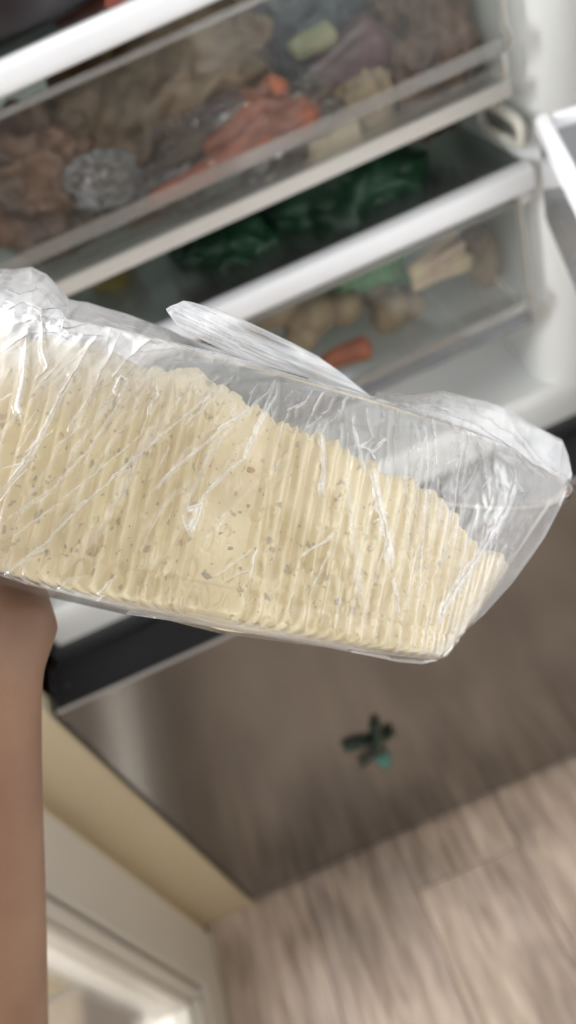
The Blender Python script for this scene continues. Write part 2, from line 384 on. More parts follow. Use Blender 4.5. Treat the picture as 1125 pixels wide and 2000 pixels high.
dr2 = drawer(0.912, 1.046, LXa + .01, 0.334, 0.935, em=film('drawer_edge_blue_grey', alpha=.5, white=(.48, .50, .55), gloss=1.0, rough=.1))
# the word moulded on the upper drawer front
tcv = bpy.data.curves.new('front_print', 'FONT'); tcv.body = 'FRESHNESS'; tcv.size = 0.0150; tcv.offset = 0.0003; tcv.extrude = 0.0001
tcv.materials.append(mat('print_dark', (0.05, 0.045, 0.05), .5, var=.1))
tcv.space_character = 1.05
tmp = bpy.data.objects.new('tmp_text', tcv); COL.objects.link(tmp); bpy.context.view_layer.update()
tme = bpy.data.meshes.new_from_object(tmp.evaluated_get(bpy.context.evaluated_depsgraph_get())); bpy.data.objects.remove(tmp)
to = bpy.data.objects.new('front_print', tme); COL.objects.link(to); to.parent = dr1
p = onY(303, 272, YC)
to.rotation_euler = (PI / 2, 0, 0); to.location = Vector((p[0], YC - .0006, p[2])) - base_of(dr1)

# upper fridge door standing open, its bins at the right edge of the frame
DA = math.radians(19)
dd = np.array([-math.sin(DA), -math.cos(DA)])          # from hinge toward the viewer
dn = np.array([-math.cos(DA), math.sin(DA)])           # inner side normal
HG = np.array([0.398, 0.60])
def dpt(u, v, z):                                      # u along the door, v out of its inner face
    q = HG + dd * u + dn * v; return (q[0], q[1], z)
def dbox(u0, u1, v0, v1, z0, z1, bevel=0.0):
    bm = box(u0, u1, v0, v1, z0, z1, bevel=bevel)
    for v in bm.verts: v.co = Vector(dpt(v.co.x, v.co.y, v.co.z))
    return bm
M_bin = film('bin_frosted', tint=(0.9, 0.92, 0.95), alpha=0.82, white=(0.60, 0.61, 0.64), gloss=0.8, rough=0.1)
pdr = obj('door', dbox(0.0, 0.70, -0.055, -0.004, 0.745, 1.94, .004), mat('door_steel_grey', (0.3, 0.29, 0.28), .25, metal=.8), fr, angle=30)
obj('door_liner', dbox(0.012, 0.69, -0.004, 0.012, 0.77, 1.92, .004), M_liner, pdr, angle=30)
def door_bin(z0, z1, v1, u0):
    r = obj('door_bin', dbox(u0, 0.68, v1 - .0025, v1, z0 + .03, z1 - .012, .0008), M_bin, pdr, angle=35)
    # rounded lower run of the bin and its two ends
    P = []
    for k in range(9):
        a = PI / 2 * k / 8; rr = .03
        P.append([dpt(u, v1 - rr + rr * math.cos(a) - .001, z0 + rr - rr * math.sin(a)) for u in np.linspace(u0 + .028 * (k / 8) ** 1.3, .68, 6)])
    P.append([dpt(u, 0.012, z0) for u in np.linspace(u0 + .028, .68, 6)])
    link('bin_floor', grid_mesh('bin_floor', np.array(P)), M_bin, r)
    obj('bin_end', dbox(u0, u0 + .0025, .013, v1 - .003, z0 + .03, z1 - .012), M_bin, r)
    bm = dbox(u0 - .002, .682, v1 - .008, v1 + .003, z1 - .014, z1, .0022)
    obj('bin_rim', bm, M_trim, r, angle=35)
    obj('bin_rim', dbox(u0 - .002, u0 + .006, .013, v1 - .009, z1 - .013, z1 - .001, .002), M_trim, r, angle=35)
    return r
door_bin(1.040, 1.157, 0.078, 0.052)
door_bin(1.45, 1.56, 0.078, 0.052)

# added unseen glow panel and fill light, to brighten the drawers' contents
bl = box(-0.08, 0.10, 0.78, 0.84, 1.918, 1.930, bevel=.003)
Ml = bpy.data.materials.new('added_glow_panel'); Ml.use_nodes = True; Ml.node_tree.nodes['Principled BSDF'].inputs['Emission Color'].default_value = (1, .97, .9, 1); Ml.node_tree.nodes['Principled BSDF'].inputs['Emission Strength'].default_value = 4
obj('added_glow_panel', bl, Ml, fr)
lamp('interior_fill_light', 'AREA', (0.02, 0.80, 1.90), (0.05, 0.82, 1.0), 1.7, (1.0, 0.96, 0.90), 0.25, 0.08)
# ------------------------------------------------------------------ food in the fridge
def crumple(name, c, size, seed, amp, material, parent=None, rot=(0, 0, 0), sub=5, freq=2.2, flat=0.0):
    bm = bmesh.new(); bmesh.ops.create_icosphere(bm, subdivisions=sub, radius=1.0)
    off = Vector((seed * 3.7, seed * 1.9, seed * 5.3))
    for v in bm.verts:
        n = v.co.normalized(); q = n * freq + off
        d = 0
        for k in range(4):
            d += (0.6 - 2.2 * abs(mnoise.noise(q * 2 ** k + off))) / 1.8 ** k
        v.co = n * (1 + amp * d)
        if flat: v.co.z = max(v.co.z, -flat)
    Mx = Matrix.Translation(c) @ Matrix.Rotation(rot[2], 4, 'Z') @ Matrix.Rotation(rot[1], 4, 'Y') @ Matrix.Rotation(rot[0], 4, 'X') @ Matrix.Diagonal((*size, 1))
    bmesh.ops.transform(bm, matrix=Mx, verts=bm.verts)
    return obj(name, bm, material, parent, None if parent else c, smooth=True)
M_brown = mat('brown_paper', (0.22, 0.145, 0.08), 0.45, color2=(0.07, 0.046, 0.027), scale=14, bump=.3)
M_brown2 = mat('brown_bag_dark', (0.19, 0.105, 0.065), 0.45, color2=(0.06, 0.035, 0.024), scale=18, bump=.3)
M_tan = mat('tan_bag', (0.36, 0.27, 0.17), 0.45, color2=(0.20, 0.14, 0.08), scale=20, bump=.3)
M_clearbag = film('produce_bag_film', alpha=0.07, white=(0.6, 0.58, 0.6), gloss=.9, rough=0.14)
M_carrot = mat('carrot_orange', (0.50, 0.13, 0.05), 0.45, color2=(0.30, 0.08, 0.035), scale=30, bump=.2)
M_plum = mat('plum_skin', (0.13, 0.05, 0.065), 0.35, color2=(0.06, 0.03, 0.04), scale=20)
M_pale = mat('pale_stalk', (0.30, 0.29, 0.17), 0.4, color2=(0.18, 0.19, 0.10), scale=20, stretch=(1, 1, 3))
M_greyjar = mat('grey_blue_wrap', (0.10, 0.12, 0.14), 0.3, var=.5, scale=15)
def V(px, py, Y): return Vector(onY(px, py, Y))
def food(o, label, cat, group=None): return tag(o, label, cat, group)
food(crumple('paper_bag', V(300, 225, .80), (.115, .075, .070), 1, .22, M_brown, rot=(0, -.1, .2)), 'large crumpled brown paper bag in upper drawer behind the printed word', 'bag')
food(crumple('paper_bag', V(60, 360, .76), (.070, .06, .058), 2, .24, M_brown2, rot=(0, .2, .4)), 'dark crumpled brown bag in the upper drawer above the clear bag knot', 'bag')
food(crumple('paper_bag', V(450, 110, .86), (.075, .06, .055), 3, .24, M_brown, rot=(0, 0, -.3)), 'brown paper bag at the top of the upper drawer below the white trim', 'bag')
food(crumple('paper_bag', V(820, 110, .76), (.050, .055, .066), 4, .2, M_brown2, rot=(0, .1, .1)), 'reddish brown crinkled bag in the right end of the upper drawer', 'bag')
food(crumple('plastic_bag', V(200, 350, .70), (.030, .014, .020), 5, .3, M_clearbag, rot=(0, .2, 0)), 'clear crumpled bag with white glints in the upper drawer', 'plastic bag')
def root_veg(name, p0, p1, r, material, seed=1, tip=.25):
    p0, p1 = Vector(p0), Vector(p1); n = 16; pts, rad = [], []
    for i in range(n):
        t = i / (n - 1); q = p0.lerp(p1, t) + Vector((0, 0, .002 * math.sin(t * 5 + seed)))
        pts.append(q); rad.append(r * (1 - (1 - tip) * t ** 1.3) * min(1, math.sqrt(max(t, .004) * 12)) * (1 if t < .96 else .6))
    return link(name, tube_mesh(name, pts, rad, 18, wob=.12, seed=seed), material, None, p0)
food(root_veg('carrot', V(625, 215, .695), V(285, 395, .685), .017, M_carrot, 1, .35), 'long orange carrot lying along the front of the upper drawer', 'carrot')
food(root_veg('carrot', V(560, 165, .715), V(400, 300, .705), .016, M_carrot, 2, .4), 'upper orange carrot leaning behind the long one in the upper drawer', 'carrot')
food(crumple('plastic_bag', V(470, 285, .705), (.095, .030, .036), 6, .16, M_clearbag, rot=(0, -.05, 0)), 'clear bag wrapped around the carrots in the upper drawer', 'plastic bag')
food(root_veg('beetroot', V(745, 60, .74), V(590, 180, .735), .026, M_plum, 3, .45), 'purple long root lying beside the carrots in the upper drawer', 'vegetable')
food(root_veg('celery_stalk', V(655, 55, .74), V(570, 110, .74), .012, M_pale, 4, .7), 'pale green stalk above the purple root in the upper drawer', 'vegetable')
food(crumple('wrapped_parcel', V(600, 50, .83), (.06, .05, .05), 8, .12, M_greyjar), 'dark blue grey wrapped parcel behind the pale green stalk', 'parcel')
food(crumple('wrapped_parcel', V(700, 195, .74), (.035, .03, .04), 9, .12, M_tan), 'tan wrapped parcel in the middle of the upper drawer', 'parcel')
# small beige carton
bm = box(-.026, .026, -.014, .014, -.016, .016, bevel=.002); c = V(645, 280, .705)
bmesh.ops.transform(bm, matrix=Matrix.Translation(c) @ Matrix.Rotation(.12, 4, 'Z'), verts=bm.verts)
ct = obj('carton', bm, mat('beige_carton', (0.50, 0.42, 0.30), .5, var=.2, scale=30), None, c, angle=30)
food(ct, 'small beige carton at the front bottom of the upper drawer', 'carton')

# lower drawer
M_leaf = mat('dark_green_leaf', (0.013, 0.058, 0.028), 0.45, color2=(0.006, 0.024, 0.014), scale=12, bump=.3)
M_leaf2 = mat('bright_green_leaf', (0.06, 0.22, 0.07), 0.4, color2=(0.02, 0.09, 0.04), scale=12, bump=.3)
food(crumple('leafy_greens', V(650, 385, .80), (.095, .11, .058), 11, .16, M_leaf, rot=(0, 0, .3)), 'dark green leafy bunch behind the lower shelf trim', 'vegetable')
food(crumple('leafy_greens', V(450, 490, .79), (.065, .08, .045), 12, .16, M_leaf, rot=(0, 0, .1)), 'dark green leafy bunch near the left of the lower drawer', 'vegetable')
food(crumple('leafy_greens', V(700, 500, .73), (.05, .035, .03), 13, .22, M_leaf2, rot=(0, .2, .1)), 'brighter green leaves against the front of the lower drawer', 'vegetable')
def leaves(root, base, tip, n, wd, material, seed):
    rn = random.Random(seed)
    for i in range(n):
        b = Vector(base) + Vector((rn.uniform(-.006, .006), rn.uniform(-.006, .006), rn.uniform(-.005, .005)))
        t = Vector(tip) + Vector((rn.uniform(-.03, .03), rn.uniform(-.03, .03), rn.uniform(-.015, .02)))
        P = []
        side = (t - b).cross(Vector((rn.uniform(-.3, .3), -1, .3))).normalized()
        for k in range(12):
            u = k / 11; c_ = b.lerp(t, u) + Vector((0, 0, .012 * math.sin(u * PI))); ww = wd * (0.5 + u) * (1 - u ** 6)
            nrm = (t - b).cross(side).normalized()
            P.append([c_ + side * ww * (j / 4 - .5) * 2 + nrm * abs(j / 4 - .5) * ww * .8 for j in range(5)])
        o = link('leaf', grid_mesh('leaf', np.array([[list(q) for q in r] for r in P])), material, root)
        sm = o.modifiers.new('thick', 'SOLIDIFY'); sm.thickness = .0008
# spring onion / leek bundle with pale cut ends
b0 = V(905, 490, .725); b1 = V(800, 545, .715)
bun = empty('leek_bundle', b0, 'bundle of pale leek stalks with cut ends and green tops in the lower drawer', 'vegetable')
M_stalk = mat('pale_leek_stalk', (0.70, 0.60, 0.36), .4, color2=(0.52, 0.36, 0.28), scale=35)
rn = random.Random(8)
for i in range(7):
    o0 = Vector((rn.uniform(-.004, .004), rn.uniform(-.010, .010), (i - 3) * .0075)); o1 = Vector((0, rn.uniform(-.006, .006), (i - 3) * .003))
    pts = resample([b0 + o0, (b0 + b1) / 2 + (o0 + o1) / 2, b1 + o1], 8)
    link('stalk', tube_mesh('stalk', [Vector(q) for q in pts], [.0052] * 8, 10), M_stalk, bun)
leaves(bun, b1, V(620, 560, .76), 6, .010, M_leaf2, 3)
food(crumple('paper_bag', V(938, 500, .755), (.020, .03, .036), 14, .12, M_tan), 'small tan paper bag behind the cut ends of the leek bundle', 'bag')
M_potato = mat('potato_skin', (0.32, 0.25, 0.15), .55, color2=(0.18, 0.12, 0.08), scale=30, bump=.3)
pot = []
for i, (px, py, Y, s) in enumerate([(530, 600, .72, .026), (600, 615, .715, .028), (665, 600, .725, .024), (590, 655, .705, .020), (760, 610, .715, .023), (800, 590, .74, .020), (740, 575, .745, .022), (480, 630, .73, .024)]):
    o = crumple('potato', V(px, py, Y), (s * 1.15, s, s * .85), 20 + i, .05, M_potato, sub=4, freq=1.1, rot=(0, .3 * i, .5 * i)); pot.append(o)
pl = ['potato in the middle of the row behind the lower drawer front', 'largest potato left of the orange carrot tip', 'potato right above the orange carrot tip', 'small potato lowest in the pile, left of carrot tip',
      'potato just below the leek bundle in the lower drawer', 'potato under the pale leek stalks nearest the tan bag', 'potato behind the one below the leek bundle', 'potato at the left end of the pile']
for o, l in zip(pot, pl): food(o, l, 'potato', 'potatoes in the lower drawer')
food(root_veg('carrot', V(725, 672, .690), V(610, 722, .700), .0145, M_carrot, 5, .5), 'orange carrot end at the front of the lower drawer', 'carrot')
food(crumple('pepper', V(235, 575, .80), (.03, .03, .025), 31, .08, mat('yellow_pepper', (0.22, 0.17, 0.05), .4, var=.3)), 'dull yellow pepper in the left of the lower drawer', 'vegetable')
# things on the upper shelf
pan = empty('frying_pan', V(60, 70, .90), 'black pan standing on the upper shelf above the white trim', 'pan')
bm = bmesh.new()
for (z0_, z1_, r0, r1) in ((0, .045, .11, .125),):
    bmesh.ops.create_cone(bm, cap_ends=True, segments=64, radius1=r0, radius2=r1, depth=z1_)
up = [f for f in bm.faces if f.normal.z > .9]
r = bmesh.ops.inset_region(bm, faces=up, thickness=.004); bmesh.ops.translate(bm, verts=list({v for f in up for v in f.verts}), vec=(0, 0, -.040))
bmesh.ops.transform(bm, matrix=Matrix.Translation((-0.03, .815, 1.3215 + .0225)), verts=bm.verts)
M_black = mat('black_enamel', (0.018, 0.014, 0.017), .3, var=.3)
obj('pan_body', bm, M_black, pan, angle=35)
me = tube_mesh('pan_handle', [(-.03, .70, 1.355), (-.12, .70, 1.358), (-.20, .73, 1.36)], [.008, .009, .010], 12); link('pan_handle', me, M_black, pan)
food(crumple('tomato', V(165, -12, .80), (.034, .034, .03), 41, .02, mat('tomato_red', (0.55, 0.09, 0.03), .25, var=.1), sub=4, freq=1), 'red orange tomato on the upper shelf beside the black pan', 'tomato')
food(crumple('herb_packet', V(285, 0, .70), (.035, .012, .014), 42, .15, mat('herb_packet_print', (0.13, 0.15, 0.06), .4, color2=(0.30, 0.05, 0.04), scale=40)), 'green and red packet on the upper shelf just behind the trim', 'packet')

# ------------------------------------------------------------------ magnet on the freezer door
mg = V(725, 1455, FY)
mag = empty('fridge_magnet', (mg.x, FY, mg.z), 'small dark green creature shaped magnet with teal tail on the freezer door', 'magnet')
M_mg = mat('magnet_dark_green', (0.012, 0.045, 0.028), .3, color2=(0.01, 0.02, 0.015), scale=120)
M_mt = mat('magnet_teal', (0.09, 0.30, 0.28), .25, color2=(0.05, 0.17, 0.16), scale=90)
def mpt(px, py, o=.006): q = V(px, py, FY - o); return (q.x, q.y, q.z)
def limb(name, pts, rad, material):
    link(name, tube_mesh(name, [Vector(mpt(*p)) for p in resample(pts, 9)], list(np.interp(np.linspace(0, 1, 9), np.linspace(0, 1, len(rad)), rad)), 12, squash=None), material, mag)
limb('body', [(738, 1418), (738, 1445), (744, 1475)], [.005, .0085, .0095, .010, .006], M_mg)
limb('leg', [(735, 1450), (705, 1454), (672, 1464)], [.006, .0055, .0065, .007, .004], M_mg)
limb('leg', [(745, 1448), (757, 1438), (770, 1428)], [.005, .0045, .0065, .004], M_mg)
limb('leg', [(742, 1465), (725, 1480), (706, 1496)], [.005, .004, .0045, .004], M_mg)
limb('head', [(731, 1428), (737, 1417), (739, 1412)], [.004, .007, .005], M_mg)
limb('tail', [(744, 1468), (748, 1482), (762, 1495)], [.006, .011, .0125, .009, .003], M_mt)

# ================================================================== THE TUB (pose solved from the photograph)
PH, TA, YA = map(math.radians, (8.2177, 18.4797, 14.8521))
TC = np.array([-0.0296, 0.0491, 0.3647]) * 0.8
exu = np.array([math.cos(PH), math.sin(PH), 0]); upv = np.array([math.sin(PH), -math.cos(PH), 0]); kz = np.array([0, 0, 1.0])
ey = math.cos(TA) * upv + math.sin(TA) * kz; ez0 = math.sin(TA) * upv - math.cos(TA) * kz
ex = math.cos(YA) * exu - math.sin(YA) * ez0; ez = math.sin(YA) * exu + math.cos(YA) * ez0
A0, A1, B0, B1, TN, TH_ = .1161 * .8, .1751 * .8, .0316 * .8, .0540 * .8, 2.45, .1017 * .8
def loc2cam(P): return TC + P[..., 0:1] * ex + P[..., 1:2] * ey + P[..., 2:3] * ez
def loc2world(P): return cam2world(loc2cam(np.asarray(P, float)))
def section(s, h, off=0.0):
    h = np.asarray(h, float)
    a = A0 + (A1 - A0) * h + off; b = B0 + (B1 - B0) * h + off
    c, q = np.cos(s), np.sin(s)
    return a * np.sign(c) * np.abs(c) ** (2 / TN), b * np.sign(q) * np.abs(q) ** (2 / TN)
LAM = 0.00555
XF0, XF1 = None, None
def localX_at(px, py):    # local X where the front wall shows at a pixel (search)
    s = np.linspace(0.05, PI - .05, 400); best = None
    for h in np.linspace(0, 1, 60):
        x, z = section(s, h); c = loc2cam(np.stack([x, np.full_like(x, h * TH_), z], -1))
        u = 562.5 + FPX * c[:, 0] / c[:, 2]; v = 1000 + FPX * c[:, 1] / c[:, 2]
        d = (u - px) ** 2 + (v - py) ** 2; i = d.argmin()
        if best is None or d[i] < best[0]: best = (d[i], x[i], h, s[i])
    return best[1:]
XF0 = localX_at(368, 1150)[0]; XF1 = localX_at(462, 1170)[0]
def lift(z, h):
    """the base dips a little at the front and rises towards the back"""
    b = B0 + (B1 - B0) * h
    return np.clip(1 - h, 0, 1) ** 5 * (.34 * np.clip(b * .85 - z, 0, None) - .0040)
def rib(X, h):
    """rounded vertical ribs either side of the plain label panel"""
    d = np.where(X < XF0, XF0 - X, X - XF1)
    ph = np.clip(d, 0, None) / LAM
    prof = .5 * np.abs(np.sin(PI * ph)) + .5 * (0.5 - 0.5 * np.cos(2 * PI * ph))
    m_ = np.clip(d / 0.0007, 0, 1)
    top = 0.84 - 0.30 * np.clip((X - .045) / .06, 0, 1) + .05 * np.sin(X * 900)
    hm = np.clip((top - h) / 0.05, 0, 1) * np.clip((h + 0.02) / 0.03, 0, 1)
    return prof * m_ * (hm * hm * (3 - 2 * hm))
def wall(sv, hv, off, amp, seam=True):
    S, Hh = np.meshgrid(sv, hv, indexing='ij')
    x, z = section(S, Hh, off)
    nx = np.sign(x) * np.abs(x / A1) ** (TN - 1) / A1; nz = np.sign(z) * np.abs(z / B1) ** (TN - 1) / B1
    L = np.sqrt(nx ** 2 + nz ** 2) + 1e-9; nx /= L; nz /= L
    r = amp * rib(x, Hh)
    if seam: r = r - 0.0007 * np.exp(-((Hh - 0.085) / 0.010) ** 2)
    return x, Hh * TH_ + lift(z, Hh), z, nx, nz, r
def svals(nf, nb):
    s = np.linspace(0, PI, 4001); x, z = section(s, .4); d = np.r_[0, np.cumsum(np.hypot(np.diff(x), np.diff(z)))]
    f = np.interp(np.linspace(0, d[-1], nf), d, s); b = np.interp(np.linspace(0, d[-1], nb + 2)[1:-1], d, s) + PI
    return np.r_[f, b]
def cap_rings(P, inset=(0.0012, 0.004, 0.008), drop=(0.0015, 0.0028, 0.0032)):
    """append rings that round the bottom edge over and close the base"""
    rings = []
    base = P[:, 0, :].copy(); ctr = np.array([0, 0, 0.0])
    for i_, d_ in zip(inset, drop):
        q = base.copy(); r = np.hypot(q[:, 0], q[:, 2])[:, None]; dirv = np.stack([q[:, 0], 0 * q[:, 0], q[:, 2]], -1) / r
        q = q - dirv * i_; q[:, 1] = base[:, 1] - d_; rings.append(q)
    q = base * .02; q[:, 1] = base[:, 1] - drop[-1]; rings.append(q)
    return np.concatenate([np.stack(rings[::-1], 1), P], 1)

tub_loc = Vector(loc2world(np.array([0, 0, 0.0])))
tub = empty('plastic_tub', tub_loc, 'clear ribbed oblong plastic tub inside the bag, full of speckled cream filling', 'tub')
M_tub = film('tub_clear_plastic', tint=(0.985, 0.985, 0.985), alpha=0.03, white=(0.80, 0.80, 0.80), gloss=0.38, rough=0.14)
sv = svals(900, 160); hv = np.linspace(0, 1, 60)
x, y, z, nx, nz, r = wall(sv, hv, 0.0, 0.0008)
P = np.stack([x + nx * r, y, z + nz * r], -1); P = cap_rings(P)
tub_local = P.copy()
me = grid_mesh('tub_wall', loc2world(P), closed_u=True); link('tub_wall', me, M_tub, tub)
# rim flange: a rolled lip around the opening
ring = []
so = svals(300, 100)
for (off, dy) in ((0, -.0005), (.0022, -.0005), (.0045, -.0010), (.0052, -.0022), (.0048, -.0022), (.0042, -.0002), (.0022, .0006), (0, .0006), (-.0006, 0.0003), (0, -.0005)):
    xx, zz = section(so, 1.0, off); ring.append(np.stack([xx, np.full_like(xx, TH_ + dy), zz], -1))
me = grid_mesh('tub_rim', loc2world(np.stack(ring, 1)), closed_u=True)
link('tub_rim', me, film('tub_rim_plastic', tint=(0.72, 0.74, 0.76), alpha=0.12, white=(.62, .63, .65), gloss=1.0, rough=.08), tub)

# contents ------------------------------------------------------------
def pudding_material():
    M = bpy.data.materials.new('speckled_cream'); M.use_nodes = True; nt = M.node_tree; N = nt.nodes; L = nt.links
    b = N['Principled BSDF']; b.inputs['Roughness'].default_value = 0.38
    b.inputs['Subsurface Weight'].default_value = 0.10; b.inputs['Subsurface Scale'].default_value = 0.002
    b.inputs['Subsurface Radius'].default_value = (1, .8, .5)
    tc = N.new('ShaderNodeTexCoord'); col = None
    def noise(sc, det=3):
        n = N.new('ShaderNodeTexNoise'); n.inputs['Scale'].default_value = sc; n.inputs['Detail'].default_value = det; L.new(tc.outputs['Object'], n.inputs['Vector']); return n
    n1 = noise(28); r1 = N.new('ShaderNodeValToRGB'); r1.color_ramp.elements[0].position = .35; r1.color_ramp.elements[1].position = .65
    r1.color_ramp.elements[0].color = (0.80, 0.69, 0.46, 1); r1.color_ramp.elements[1].color = (0.88, 0.78, 0.54, 1); L.new(n1.outputs['Fac'], r1.inputs[0])
    prev = r1.outputs[0]
    for sc, thr, colr, st in ((210, .715, (.36, .30, .22), .6), (120, .74, (.46, .30, .19), .55), (330, .70, (.30, .27, .22), .5)):
        n = noise(sc, 2); rr = N.new('ShaderNodeValToRGB'); rr.color_ramp.elements[0].position = thr - .045; rr.color_ramp.elements[1].position = thr
        rr.color_ramp.elements[0].color = (0, 0, 0, 1); rr.color_ramp.elements[1].color = (st, st, st, 1); L.new(n.outputs['Fac'], rr.inputs[0])
        mx = N.new('ShaderNodeMix'); mx.data_type = 'RGBA'; L.new(rr.outputs[0], mx.inputs[0]); L.new(prev, mx.inputs[6]); mx.inputs[7].default_value = (*colr, 1); prev = mx.outputs[2]
    L.new(prev, b.inputs['Base Color'])
    n3 = noise(400, 2); bp = N.new('ShaderNodeBump'); bp.inputs['Strength'].default_value = .12; bp.inputs['Distance'].default_value = .0006
    L.new(n3.outputs['Fac'], bp.inputs['Height']); L.new(bp.outputs[0], b.inputs['Normal'])
    return M
M_cream = pudding_material()
sv = svals(1300, 130); nh = 230
S = sv[:, None]; T = np.linspace(0, 1, nh)[None]
X_, _ = section(sv, 0.6)
fill = np.interp(X_, [-.14, -.03, .0, .03, .055, .075, .09, .14], [.97, .93, .80, .76, .69, .60, .52, .50]) + .05 * fbm(X_ * 45, X_ * 0 + 3.3, 5) + .025 * fbm(X_ * 260, X_ * 0 + 1.3, 15)
Hh = T * fill[:, None]
OFF = -0.0024
x, z = section(S, Hh, OFF)
nx = np.sign(x) * np.abs(x / A1) ** (TN - 1) / A1; nz = np.sign(z) * np.abs(z / B1) ** (TN - 1) / B1
Ln = np.sqrt(nx ** 2 + nz ** 2) + 1e-9; nx /= Ln; nz /= Ln
r = 0.0029 * rib(x, Hh) - 0.0007 * np.exp(-((Hh - 0.085) / 0.008) ** 2)
# trapped air pockets: shallow pits with a crisp rim, mostly low on the right
rg = np.random.RandomState(11)
FRONT = (S > 0) & (S < PI)
for i in range(190):
    if i < 130: cx, ch = rg.uniform(.0, .088), abs(rg.normal(0, .22)) + .015
    elif i < 168: cx, ch = rg.uniform(-.09, .0), rg.uniform(.01, .16)
    else: cx, ch = rg.uniform(-.09, .085), rg.uniform(.1, .6)
    if ch > .68: continue
    ra = rg.uniform(.0009, .0023); rb_ = ra * rg.uniform(1.0, 2.2); an = rg.uniform(-.5, .5)
    dx = (x - cx); dy = (Hh - ch) * TH_; du = dx * math.cos(an) + dy * math.sin(an); dv = -dx * math.sin(an) + dy * math.cos(an)
    q = np.sqrt((du / ra) ** 2 + (dv / rb_) ** 2); pit = 1 / (1 + np.exp((q - 1) * 9))
    r = r - np.where(FRONT, pit, 0) * ra * rg.uniform(.55, .85)
r = r + .00012 * fbm(x * 700, Hh * 60, 9, 2)
top = np.clip((Hh / fill[:, None] - .93) / .07, 0, 1)
r = r - .0015 * top ** 2
P = np.stack([x + nx * r, Hh * TH_ + .0005 + lift(z, Hh), z + nz * r], -1); P = cap_rings(P, (.0012, .004, .008), (.0012, .0022, .0024))
tp = P[:, -1, :]; caps = np.stack([tp * np.array([k, 1, k]) + np.array([0, .0006 * (1 - k), 0]) for k in (.97, .8, .5, .02)], 1)
P = np.concatenate([P, caps], 1)
fil = empty('cream_filling', Vector(loc2world(np.array([0, .002, 0.0]))), 'cream coloured ribbed block of speckled filling inside the clear tub', 'food')
link('filling_block', grid_mesh('filling_block', loc2world(P), closed_u=True), M_cream, fil)
# larger brown and grey flecks sitting in the surface
def fleck_mesh(nm, seed, material):
    bm = bmesh.new(); bmesh.ops.create_icosphere(bm, subdivisions=2, radius=1)
    for v in bm.verts: v.co *= 1 + .35 * mnoise.noise(v.co * 1.6 + Vector((seed, 0, 0)))
    me = bpy.data.meshes.new(nm); bm.to_mesh(me); bm.free(); me.materials.append(material)
    me.polygons.foreach_set('use_smooth', [True] * len(me.polygons)); return me
M_f1 = mat('brown_fleck', (0.58, 0.41, 0.26), .5, color2=(0.47, 0.32, 0.21), scale=600)
M_f2 = mat('grey_fleck', (0.50, 0.44, 0.34), .5, color2=(0.38, 0.33, 0.27), scale=600)
M_f3 = mat('olive_fleck', (0.56, 0.48, 0.33), .5, color2=(0.46, 0.39, 0.27), scale=600)
flm = [fleck_mesh('fleck', 1, M_f1), fleck_mesh('fleck', 5, M_f2), fleck_mesh('fleck', 9, M_f3)]
known = [(328, 1017, 0, 9), (232, 1010, 0, 8), (150, 1050, 0, 6), (405, 1115, 1, 11), (492, 915, 0, 9), (456, 1065, 1, 6), (485, 985, 1, 6), (722, 1045, 1, 8), (560, 1100, 1, 10), (668, 1165, 1, 8),
         (733, 985, 1, 6), (604, 1058, 0, 7), (840, 1110, 1, 6), (800, 1160, 0, 5), (880, 1075, 1, 8), (866, 1100, 1, 9), (590, 870, 1, 8), (530, 905, 1, 6), (700, 1180, 2, 8), (640, 1120, 2, 9), (355, 1055, 0, 7), (12, 985, 1, 8),
         (455, 1210, 2, 9), (430, 1035, 1, 5), (470, 1000, 1, 5), (515, 960, 2, 6), (575, 930, 2, 5), (250, 900, 2, 7), (120, 870, 2, 7), (60, 930, 1, 6), (745, 1120, 1, 6), (770, 1060, 2, 7), (690, 1000, 1, 6)]
for i in range(30):
    known.append((rg.uniform(5, 870), rg.uniform(880, 1240), rg.randint(0, 3), rg.uniform(3, 5)))
IX = []
for px, py, k, rp in known:
    X0, h0, s0 = localX_at(px, py)
    if h0 < .01 or h0 > .78: continue
    xx, zz = section(np.array([s0]), h0, OFF); nX = np.sign(xx) * abs(xx / A1) ** (TN - 1) / A1; nZ = abs(zz / B1) ** (TN - 1) / B1
    l_ = math.hypot(nX[0], nZ[0]); rr = .0026 * float(rib(xx, np.array([h0]))[0])
    q = np.array([xx[0] + nX[0] / l_ * rr, h0 * TH_ + .0005 + float(lift(zz, np.array([h0]))[0]), zz[0] + nZ[0] / l_ * rr])
    o = bpy.data.objects.new('fleck', flm[k]); COL.objects.link(o); o.parent = fil
    R_ = rp / FPX * .262; nw = Vector(cam2world(TC + (nX[0] / l_) * ex + (nZ[0] / l_) * ez) - cam2world(TC))
    rotq = nw.to_track_quat('Z', 'Y') @ Matrix.Rotation(rg.uniform(0, 6), 4, 'Z').to_quaternion()
    o.matrix_local = Matrix.Translation(Vector(loc2world(q)) - fil.location) @ rotq.to_matrix().to_4x4() @ Matrix.Diagonal((R_, R_ * rg.uniform(.6, 1), R_ * .12, 1))

